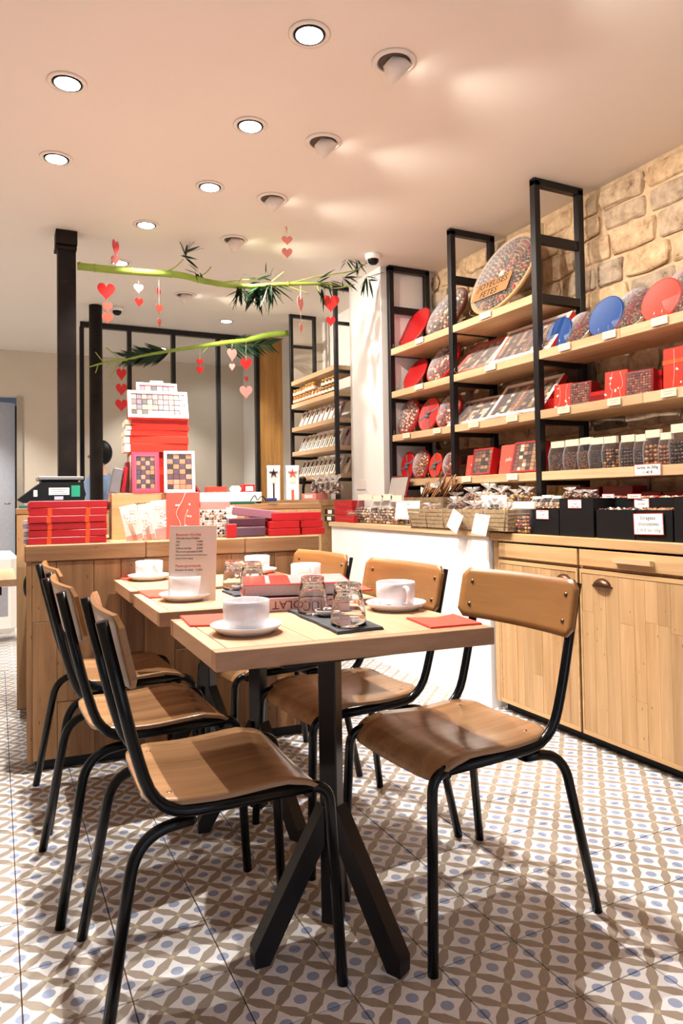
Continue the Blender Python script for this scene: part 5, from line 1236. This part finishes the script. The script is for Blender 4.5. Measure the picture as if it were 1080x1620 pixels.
def beans(px, py, where, r=.033):
    p = tp(px, py); o = thing('bean_dish', 'small white dish of dark chocolate beans '+where, 'dish', (p.x, p.y, g0), 0, 'dishes of chocolate beans')
    MB().lathe([(0, .001), (r*.6, .001), (r*.9, .01), (r, .016), (r*.96, .0165), (r*.84, .011), (r*.55, .0035), (0, .0035)], 28).build('dish', M_PORC, o); mb = MB()
    for k in range(30): a, q = random.uniform(0, 6.28), math.sqrt(random.random())*r*.72; mb.mi = random.choice((0, 0, 0, 4)); mb.ball((q*math.cos(a), q*math.sin(a), .013+random.uniform(0, .006)*(1-q/r)), .0055, .0042, .004)
    mb.build('beans', M_CHOC, o, 'stuff')
beans(517, 978, 'between the two nearest glasses'); beans(378, 936, 'by the glasses of the middle table', .026)
def book(label, c, rz, wx, wy, z0, th, cover, spine_text=None, top=None):
    o = thing('book', label, 'book', (c[0], c[1], z0), R(rz), 'thick chocolate books lying on the tables')
    MB().box(-wx/2+.004, wx/2-.003, -wy/2+.003, wy/2-.003, .0032, th-.0032).build('pages', flat('page_edges', (206, 190, 190), .8, scale=300, var=.15), o)
    MB().box(-wx/2, wx/2, -wy/2, wy/2, 0, .003, bev=.0008).build('cover', cover, o); MB().box(-wx/2, wx/2, -wy/2, wy/2, th-.003, th, bev=.0008).build('cover', cover if top is None else top, o)
    return o
b1 = book('lower thick book with CHOCOLAT upside down on its pale spine', (.80, 1.965), -13, .30, .22, TT, .038, M_DARKRED)
MB().box(-.15, .15, -.1135, -.1105, .0, .0375, bev=.001).build('spine', flat('pink_spine', (214, 176, 168), .5), b1)
text('CHOCOLAT', .032, flat('maroon_ink', (120, 34, 34), .7), b1, T(.015, -.1142, .019) @ RX(90) @ RZ(180), sx=1.05)
b2_ = book('upper thick book with a glossy red and pink cover', (.815, 1.98), -19, .31, .235, TT+.0385, .036, M_BLACKM, top=flat('cover_red', (214, 60, 48), .25, coat=.6))
MB().box(-.02, .15, -.11, .11, .0362, .0368).build('pink_cover_photo', flat('cover_pink', (222, 180, 176), .25, var=.2, scale=14, coat=.5), b2_)
text('LE LIVRE DU CHOCOLAT', .018, M_WHITEINK, b2_, T(-.085, .0, .0365) @ RZ(90))
# menu sheet
q = tp(320, 945)
mc = thing('menu_stand', 'upright pale menu sheet headed Boissons chaudes on the middle table', 'menu', (.556, 2.215, TT), R(-27))
MW, MH = .152, .238; MM = RX(82)
MB().box(-MW/2, MW/2, 0, MH, -.001, .001, MM, bev=.0004).build('sheet', M_PAPER, mc); MB().box(-.05, .05, -.03, .03, 0, .004, bev=.001).build('foot', M_FILM, mc)
LN = [('Boissons chaudes', .0125, .88, M_REDINK, -.055), ('Chocolat chaud Origine', .0085, .83, M_INK, -.055), ('Thé', .0085, .785, M_INK, -.055), ('Lait', .0085, .74, M_INK, -.055), ('Café et son kub', .0085, .695, M_INK, -.055), ('Thé et ses spécialités', .0085, .65, M_INK, -.055), ('(voir nos menus boissons et nos recettes laitières', .0055, .605, M_INK, -.055), ('maison fruits rouges)', .0072, .56, M_INK, -.055), ('Pause gourmande', .0125, .46, M_REDINK, -.055), ('Douceur du choix', .0085, .405, M_INK, -.055)]
for (s_, sz, yy, mt, xx) in LN: text(s_, sz, mt, mc, MM @ T(xx, MH*yy, .0012), align='LEFT', sx=.92)
for yy, s_ in ((.785, '3.50€'), (.74, '3.50€'), (.695, '2.50€'), (.65, '5.00€'), (.405, '5.50€')): text(s_, .0085, M_INK, mc, MM @ T(.012, MH*yy, .0012), align='LEFT')

# ---------------------------------------------------------------- left edge: another table, white appliance
o = thing('side_table', 'oak table end with a black underframe beside the counter at the left edge', 'table', (-.28, 3.15, 0)); MB().box(-.35, .355, 0, .5, .72, .75, bev=.002).build('tabletop', M_OAK_T, o); MB().box(-.33, .30, .02, .48, .685, .719).build('frame', M_BLACKM, o)
for x in (-.32, -.02):
    for y in (.03, .45): MB().box(x, x+.03, y, y+.03, 0, .684).build('leg', M_BLACKM, o)
o = thing('white_appliance', 'white plastic tank on small feet beyond the left table', 'appliance', (-.02, 5.9, 0)); MB().box(-.25, .17, 0, .3, .06, .68, bev=.05).build('body', M_WHITE, o); MB().box(-.12, .1, -.002, .002, .2, .42).build('printed_label', flat('grey_print', (160, 160, 166), .6), o)
for x in (-.2, .15):
    MB().tube([(x, .05, .1), (x+.03, .03, .0)], .016, 8).build('foot', M_WHITE, o)

# ---------------------------------------------------------------- ceiling lights
def downlight(x, y, label, pw=1):
    o = thing('downlight', label, 'ceiling light', (x, y, H), 0, 'round recessed downlights' if 'outside' not in label else 'downlights outside the picture')
    MB().lathe([(.058, -.001), (.075, -.001), (.075, -.005), (.060, -.007), (.056, -.003)], 36, close=True).build('trim_ring', M_CEIL, o); MB().lathe([(.0, -.0015), (.056, -.0015), (.054, -.008), (.050, -.008), (.0, -.002)], 36).build('dark_gap', M_BLACKM, o)
    MB().lathe([(0, -.0095), (.044, -.009), (.049, -.0075), (0, -.0075)], 36).build('lamp', M_LAMP, o)
    l = bpy.data.lights.new('downlight_spot', 'SPOT'); l.energy = SPOT_W*pw; l.color = WARM; l.spot_size = R(104); l.spot_blend = .5; l.shadow_soft_size = .014
    s = bpy.data.objects.new('downlight_spot', l); COL.objects.link(s); s.location = (x, y, H-.03)
for (x, y, lb, *pw_) in ((.995, 2.221, 'largest round downlight at the top of the photo', 1.25), (.252, 2.883, 'left downlight, the larger of the two at the far left'), (1.003, 2.887, 'second round downlight in the middle row'), (.260, 3.551, 'lower smaller downlight at the far left', .55), (1.007, 3.55, 'third round downlight in the middle row', .3), (.802, 4.2, 'small downlight above the iron post capital', .3), (.767, 4.948, 'small downlight just above the bamboo near the post', .35)): downlight(x, y, lb, *pw_)
for (x, y) in ((-.6, 4.9), (-.5, 6.4), (-.35, 7.5), (1.9, 6.2), (1.6, 7.6)): downlight(x, y, 'round downlight outside the picture', .8 if x < 1 else .5)  # fill lamps added to brighten the rear; the leftmost follows the bright floor
def gimbal(x, y, label):
    o = thing('gimbal_spot', label, 'ceiling light', (x, y, H), 0, 'adjustable spotlights aimed at the shelves')
    MB().lathe([(.062, -.001), (.084, -.001), (.084, -.006), (.066, -.009), (.06, -.003)], 36, close=True).build('trim_ring', M_CEIL, o); MB().lathe([(0, -.0015), (.06, -.0015), (.06, -.004), (0, -.004)], 36).build('dark_gap', flat('ceiling_gap', (90, 74, 66), .6), o)
    Mh = T(.0, 0, -.018) @ RY(-50)
    MB().lathe([(0, .03), (.03, .028), (.050, -.01), (.052, -.045), (.047, -.045), (.044, -.012), (0, -.008)], 32, Mh).build('lamp_head', M_CEIL, o)
    MB().lathe([(0, -.030), (.045, -.028), (.045, -.026), (0, -.026)], 32, Mh).build('lamp', M_LAMP, o)
    l = bpy.data.lights.new('gimbal_beam', 'SPOT'); l.energy = WALLWASH_W*(1.2 if y > 4 else 1); l.color = (1, .91, .79); l.spot_size = R(112); l.spot_blend = .9; l.shadow_soft_size = .014
    s = bpy.data.objects.new('gimbal_beam', l); COL.objects.link(s); s.location = (x+.055, y, H-.07); s.rotation_euler = (0, -R(54), 0)
for (x, y, lb) in ((1.347, 2.232, 'nearest and largest tilted spotlight near the top of the photo'), (1.353, 2.883, 'second tilted spotlight from the top'), (1.355, 3.555, 'third tilted spotlight from the top'), (1.351, 4.224, 'fourth tilted spotlight, above the bamboo'), (1.353, 5.529, 'farthest tilted spotlight seen under the bamboo')): gimbal(x, y, lb)
for (x, y) in ((1.35, 1.56), (1.35, .9)): gimbal(x, y, 'tilted spotlight outside the picture')  # unseen spotlights, assumed by carrying the row on towards the camera
for (p_, lb, s_) in ((at(590, 403, 2, H), 'white dome camera with a dark lens above the pillar', 1.0), (at(185, 486, 2, H), 'white dome camera behind the coral hearts', 1.0)):
    o = thing('dome_camera', lb, 'camera', (p_.x, p_.y, H), 0, 'dome cameras on the ceiling'); MB().lathe([(0, 0), (.055, 0), (.052, -.03), (.042, -.034), (0, -.034)], 24).build('base', M_WHITE, o); MB().lathe([(.038, -.034), (.034, -.052), (.02, -.066), (0, -.07)], 20).build('dome', M_BLACK, o)
p_ = at(130, 540-20, 1, 6.6); 

# ---------------------------------------------------------------- bamboo poles, leaves, hearts
leaf_me = None
def leaf_mesh():
    mb = MB(); n = 6; t, bt = [], []
    for i in range(n+1):
        s = i/n; w_ = .5*math.sin(PI*min(.999, s**.75+.001))**.9*.18+.002; z_ = -.10*s*s
        t.append([mb.bm.verts.new((s, -w_, z_+.02)), mb.bm.verts.new((s, 0, z_)), mb.bm.verts.new((s, w_, z_+.02))])
    for a, b in zip(t, t[1:]):
        for k in range(2): f = mb.bm.faces.new((a[k], a[k+1], b[k+1], b[k])); f.smooth = True
    bmesh.ops.solidify(mb.bm, geom=mb.bm.faces[:], thickness=.008); return mb
def leaves(parent, c, n, L, dirs, spread, mat=None):
    global leaf_me
    for k in range(int(n*1.4)):
        if leaf_me is None: o = leaf_mesh().build('leaf', M_LEAF, parent); leaf_me = o.data
        else: o = link('leaf', leaf_me, parent)
        d = Vector(random.choice(dirs)).normalized(); d = (d+Vector([random.uniform(-spread, spread) for _ in range(3)])).normalized()
        q = d.to_track_quat('X', 'Z'); l = L*random.uniform(.7, 1.15)
        o.matrix_local = Matrix.Translation(Vector(c)+Vector([random.uniform(-.02, .02) for _ in range(3)])) @ q.to_matrix().to_4x4() @ RX(random.uniform(-60, 60)) @ Matrix.Diagonal((l*1.2, l*.85, l, 1))
B1 = thing('bamboo_pole', 'long leafy green bamboo pole from the thick post towards the pillar', 'bamboo')
def b1y(px): return 4.44-.18*max(0, min(1, (px-122)/470))
def b1p(px, py): return at(px, py, 1, b1y(px))
path = [(122, 421), (180, 427), (230, 431), (283, 435), (320, 444), (360, 451), (400, 453), (440, 450), (500, 449), (530, 450)]
rad = [.023, .023, .022, .021, .019, .018, .016, .013, .010, .007]
pts = smoothed([b1p(*p_) for p_ in path], 5); rr = [rad[min(9, i//5)]*(1-(i % 5)/5)+rad[min(9, i//5+1)]*((i % 5)/5) for i in range(len(pts))]
MB().tube(pts, rr, 12).build('culm', M_BAMBOO, B1)
for (px, py, r_) in ((126, 421, .026), (150, 424, .025), (208, 429, .024), (270, 434, .0225), (345, 449, .020), (398, 453, .0185), (455, 449, .015)):
    c = b1p(px, py); MB().tube([c-Vector((.004, 0, 0)), c+Vector((.004, 0, 0))], r_, 12).build('node', M_BAMBOO, B1)
for tw in ([(455, 449), (490, 440), (525, 434), (560, 428), (580, 416)], [(450, 452), (470, 458), (488, 465)], [(430, 445), (440, 437), (449, 430)], [(255, 432), (275, 424), (290, 410)], [(310, 440), (325, 432), (334, 422)], [(350, 447), (380, 443), (405, 441)], [(500, 449), (530, 456), (560, 450)], [(500, 448), (505, 462), (510, 474)]):
    MB().tube(smoothed([b1p(*p_) for p_ in tw], 4), .004, 6).build('twig', M_STEM, B1)
DN = [(-.3, 0, -1), (.3, .1, -1), (-.8, 0, -.6), (.8, 0, -.5)]; ALLD = [(1, 0, .4), (-1, 0, .3), (.6, 0, -.8), (-.6, 0, -.8), (.2, 0, 1)]
RGT = [(1, 0, .1), (1, 0, -.4), (.8, 0, .5)]
for (px, py, n, L, D) in ((290, 403, 8, .085, [(1, 0, .1), (1, 0, -.3), (.5, 0, 1), (-.3, 0, .7)]), (310, 430, 6, .07, [(1, 0, -.3), (-1, 0, .3), (.4, 0, -.8)]), (380, 455, 12, .12, DN), (405, 452, 16, .14, DN), (425, 452, 14, .13, DN), (375, 462, 4, .07, ALLD), (410, 444, 6, .09, [(-1, 0, .2), (1, 0, .2)]), (425, 437, 3, .06, [(0, 0, 1), (-.4, 0, 1)]),
        (505, 446, 7, .1, [(1, 0, .4), (1, 0, 0), (.8, 0, -.7)]), (520, 448, 5, .09, [(1, 0, -.2), (.5, 0, -.9)]), (505, 455, 3, .12, [(.3, 0, -1)]), (548, 412, 8, .075, ALLD), (565, 415, 8, .08, [(1, 0, -.3), (.3, 0, -1), (-.5, 0, .5)]), (545, 438, 6, .1, [(1, 0, -.5), (.3, 0, -1), (.7, 0, .5)]), (580, 441, 8, .11, [(0, 0, -1), (-.3, 0, -1), (.4, 0, -1), (.8, 0, .3)])):
    leaves(B1, b1p(px, py), n, L, D, .35)
B2 = thing('bamboo_branch', 'second bamboo branch with two dark fern fronds above the pyramid', 'bamboo')
def b2p(px, py): return at(px, py, 1, 6.0-.22*(px-145)/311)
path = [(139, 581), (165, 574), (195, 570), (230, 562), (270, 555), (310, 549), (350, 543), (390, 538), (425, 530), (455, 527)]; rad = [.005, .008, .010, .012, .014, .017, .021, .024, .027, .028]
pts = smoothed([b2p(*p_) for p_ in path], 4); rr = [rad[min(9, i//4)]*(1-(i % 4)/4)+rad[min(9, i//4+1)]*((i % 4)/4) for i in range(len(pts))]
MB().tube(pts, rr, 10).build('culm', M_BAMBOO, B2)
for tw in ([(164, 573), (157, 565), (151, 557)], [(190, 569), (178, 558), (168, 550)], [(155, 577), (153, 584), (151, 590)], [(175, 573), (168, 580), (165, 582)], [(186, 573), (180, 588), (173, 599)], [(146, 579), (140, 581), (136, 587)], [(347, 545), (330, 549), (320, 559)], [(315, 548), (305, 553), (298, 552)]):
    MB().tube(smoothed([b2p(*p_) for p_ in tw], 3), .004, 5).build('twig', M_STEM, B2)
def frond(px0, py0, px1, py1, n, L):
    a, b = b2p(px0, py0), b2p(px1, py1); ax = (b-a).normalized()
    MB().tube([a, b], .006, 6).build('midrib', M_LEAF, B2)
    for k in range(n):
        o = link('frond_leaf', leaf_me, B2); s_ = 1 if k % 2 else -1; c = a.lerp(b, k/n); up = Vector((0, 0, 1)); d = (ax*.9+up*s_*.75*(.6 if s_ > 0 else .95)+Vector((0, random.uniform(-.25, .25), 0))).normalized()
        l = L*random.uniform(.8, 1.1)*(1-.35*k/n); o.matrix_local = Matrix.Translation(c) @ d.to_track_quat('X', 'Y').to_matrix().to_4x4() @ Matrix.Diagonal((l, l*.55, l, 1))
frond(268, 556, 198, 566, 34, .2); frond(355, 545, 430, 545, 36, .2)
def heart_pts(w_, h):
    out = []
    for k in range(36):
        t = 2*PI*k/36; x = 16*math.sin(t)**3; y = 13*math.cos(t)-5*math.cos(2*t)-2*math.cos(3*t)-math.cos(4*t); out.append((x/32*w_, (y+2.5)/29*h))
    return out
RED_, COR_, PNK_, DRK_ = M_HEART, M_HCORAL, M_PINK, M_RED
def garland(label, plane, hs, top):
    """hs: (px, py, width px, height px, material, turn degrees)"""
    c0 = at(hs[0][0], top, 1, plane); o = thing('heart_garland', label, 'garland', c0, 0, None)
    zl = at(hs[-1][0], hs[-1][1], 1, plane); MB().tube([(0, 0, 0), Vector((zl.x-c0.x, 0, zl.z-c0.z))], .0008, 4).build('thread', M_WHITE, o)
    for (px, py, w_, h_, mt, tr) in hs:
        p_ = at(px, py, 1, plane); D_ = (p_-EYE).dot(fw); ww, hh_ = w_*D_/F_PX, h_*D_/F_PX
        vd = math.degrees(math.atan2(p_.x, p_.y))
        MB().prism(heart_pts(ww/max(.2, abs(math.cos(R(tr)))), hh_), -.0012, .0012, T(p_.x-c0.x, p_.y-c0.y, p_.z-c0.z) @ RZ(-vd+tr) @ RX(90)).build('heart', mt, o)
garland('two paper hearts above the bamboo, dark red over pink, near the thick post', 4.2, [(183, 394, 10, 28, DRK_, 60), (182, 413, 13, 17, PNK_, 10)], 378)
garland('three paper hearts under the bamboo, a large red one above two coral', 4.45, [(168, 462, 27, 28, RED_, 5), (170, 487, 15, 17, COR_, 0), (170, 504, 17, 18, COR_, 0)], 428)
garland('pink heart over a red heart, second string under the bamboo', 4.42, [(219, 457, 15, 15, PNK_, 15), (220, 479, 13, 15, RED_, 25)], 430)
garland('three narrow turned red hearts, third string under the bamboo', 4.4, [(251, 464, 6, 16, RED_, 65), (252, 489, 10, 16, COR_, 50), (252, 511, 5, 14, COR_, 72)], 433)
garland('pale paper hearts hanging from the ceiling above the bamboo middle', 3.9, [(453, 356, 4, 26, PNK_, 75), (454, 381, 17, 15, PNK_, 5), (454, 401, 17, 17, PNK_, 8)], 336)
garland('thin pink heart seen edge on over a tiny one, left of the glossy heart', 4.3, [(475, 483, 9, 28, PNK_, 60), (476, 520, 4, 16, COR_, 70)], 450)
garland('large glossy red heart over a small dark red heart at the right', 4.3, [(523, 481, 27, 28, RED_, 3), (523, 509, 15, 16, DRK_, 5)], 452)
garland('three orange-red hearts hanging left of the pyramid top', 5.9, [(192, 593, 15, 20, RED_, 10), (192, 617, 17, 20, RED_, 5), (192, 642, 19, 20, RED_, 0)], 570)
garland('two small red hearts right of the pyramid top', 5.85, [(316, 573, 11, 11, RED_, 0), (316, 586, 12, 12, RED_, 0)], 550)
garland('pink heart over a small pink heart before the glass partition', 5.8, [(367, 562, 15, 21, PNK_, 25), (367, 581, 9, 12, PNK_, 0)], 543)
garland('red heart, tiny red heart and pink heart in front of the oak panel', 5.78, [(389, 577, 18, 20, RED_, 5), (390, 600, 6, 10, RED_, 40), (389, 621, 20, 21, PNK_, 0)], 540)

# ---------------------------------------------------------------- person behind the rear post
pp = at(158, 726, 1, 6.42)
o = thing('person', 'person with dark hair and a pale shirt standing behind the rear iron post', 'person', (pp.x, 6.42, 0), R(-90)); Hh = pp.z+.13
me = bpy.data.meshes.new('body'); k = Hh/1.72
V = [(0, 0, .93), (0, 0, 1.12), (0, 0, 1.32), (0, 0, 1.43), (0, -.01, 1.50), (0, -.015, 1.60), (0, 0, 1.68), (.09, 0, .90), (.10, 0, .50), (.11, .02, .09), (.11, -.10, .03), (-.09, 0, .90), (-.10, 0, .50), (-.11, .02, .09), (-.11, -.10, .03), (.19, 0, 1.40), (.24, .02, 1.12), (.22, -.12, .94), (.21, -.18, .90), (-.19, 0, 1.40), (-.24, .02, 1.12), (-.22, -.12, .94), (-.21, -.18, .90)]
Ed = [(0, 1), (1, 2), (2, 3), (3, 4), (4, 5), (5, 6), (0, 7), (7, 8), (8, 9), (9, 10), (0, 11), (11, 12), (12, 13), (13, 14), (3, 15), (15, 16), (16, 17), (17, 18), (3, 19), (19, 20), (20, 21), (21, 22)]
rad = [.13, .125, .14, .09, .05, .085, .07, .085, .06, .042, .035, .085, .06, .042, .035, .055, .042, .03, .028, .055, .042, .03, .028]
for hx, base in ((1, 18), (-1, 22)):
    b_ = V[base]
    for q in range(5):
        i0 = len(V); dx = (q-2)*.017 if q else -.03*hx*-1; L_ = (.05, .07, .075, .07, .055)[q] if q else .045
        V.append((b_[0]+dx, b_[1]-.04, b_[2]-.01)); V.append((b_[0]+dx*1.1, b_[1]-.04-L_, b_[2]-.03)); Ed += [(base, i0), (i0, i0+1)]; rad += [.010, .008]
me.from_pydata([Vector(v)*k for v in V], Ed, []); bo = link('body', me, o)
sk = bo.modifiers.new('skin', 'SKIN'); 
for i, r_ in enumerate(rad): me.skin_vertices[0].data[i].radius = (r_*k, r_*k*(.72 if i in (0, 1, 2) else 1)); 
me.skin_vertices[0].data[0].use_root = True
bo.modifiers.new('subsurf', 'SUBSURF').levels = 1; me.materials.append(flat('skin', (206, 160, 132), .5))
hc = Vector((0, -.005, 1.62))*k
MB().ball(hc+Vector((0, .015, .015)), .095*k, .105*k, .125*k, sub=3).build('hair', M_BLACKM, o)
MB().lathe([(.05*k, 1.47*k), (.12*k, 1.43*k), (.19*k, 1.36*k), (.17*k, 1.15*k), (.155*k, .92*k), (.16*k, .86*k)], 20, Matrix.Diagonal((1.15, .78, 1, 1))).build('shirt', flat('pale_shirt', (120, 140, 170), .8), o)
for s_ in (-1, 1):
    MB().tube([Vector((s_*.18, 0, 1.40))*k, Vector((s_*.235, .02, 1.13))*k, Vector((s_*.225, -.08, 1.0))*k], [.068*k, .055*k, .045*k], 12).build('sleeve', flat('pale_shirt', (120, 140, 170), .8), o)
    MB().tube([Vector((s_*.085, 0, .93))*k, Vector((s_*.10, 0, .50))*k, Vector((s_*.11, .02, .08))*k], [.10*k, .075*k, .06*k], 12).build('trouser_leg', M_NAVY, o)
fz = hc+Vector((0, -.085*k, 0))
for s_ in (-1, 1): MB().ball(fz+Vector((s_*.03*k, -.0, .005)), .012, .006, .007).build('eye', M_WHITE, o)
MB().ball(fz+Vector((0, -.012, -.02)), .011, .014, .018).build('nose', flat('skin', (206, 160, 132), .5), o); MB().ball(fz+Vector((0, .002, -.052)), .022, .006, .006).build('mouth', M_CORAL, o)

# lettering curves become plain meshes
bpy.context.view_layer.update(); dg = bpy.context.evaluated_depsgraph_get()
for o in TEXTS:
    me = bpy.data.meshes.new_from_object(o.evaluated_get(dg)); n_ = link('lettering', me, o.parent); n_.matrix_local = o.matrix_local.copy(); bpy.data.objects.remove(o)
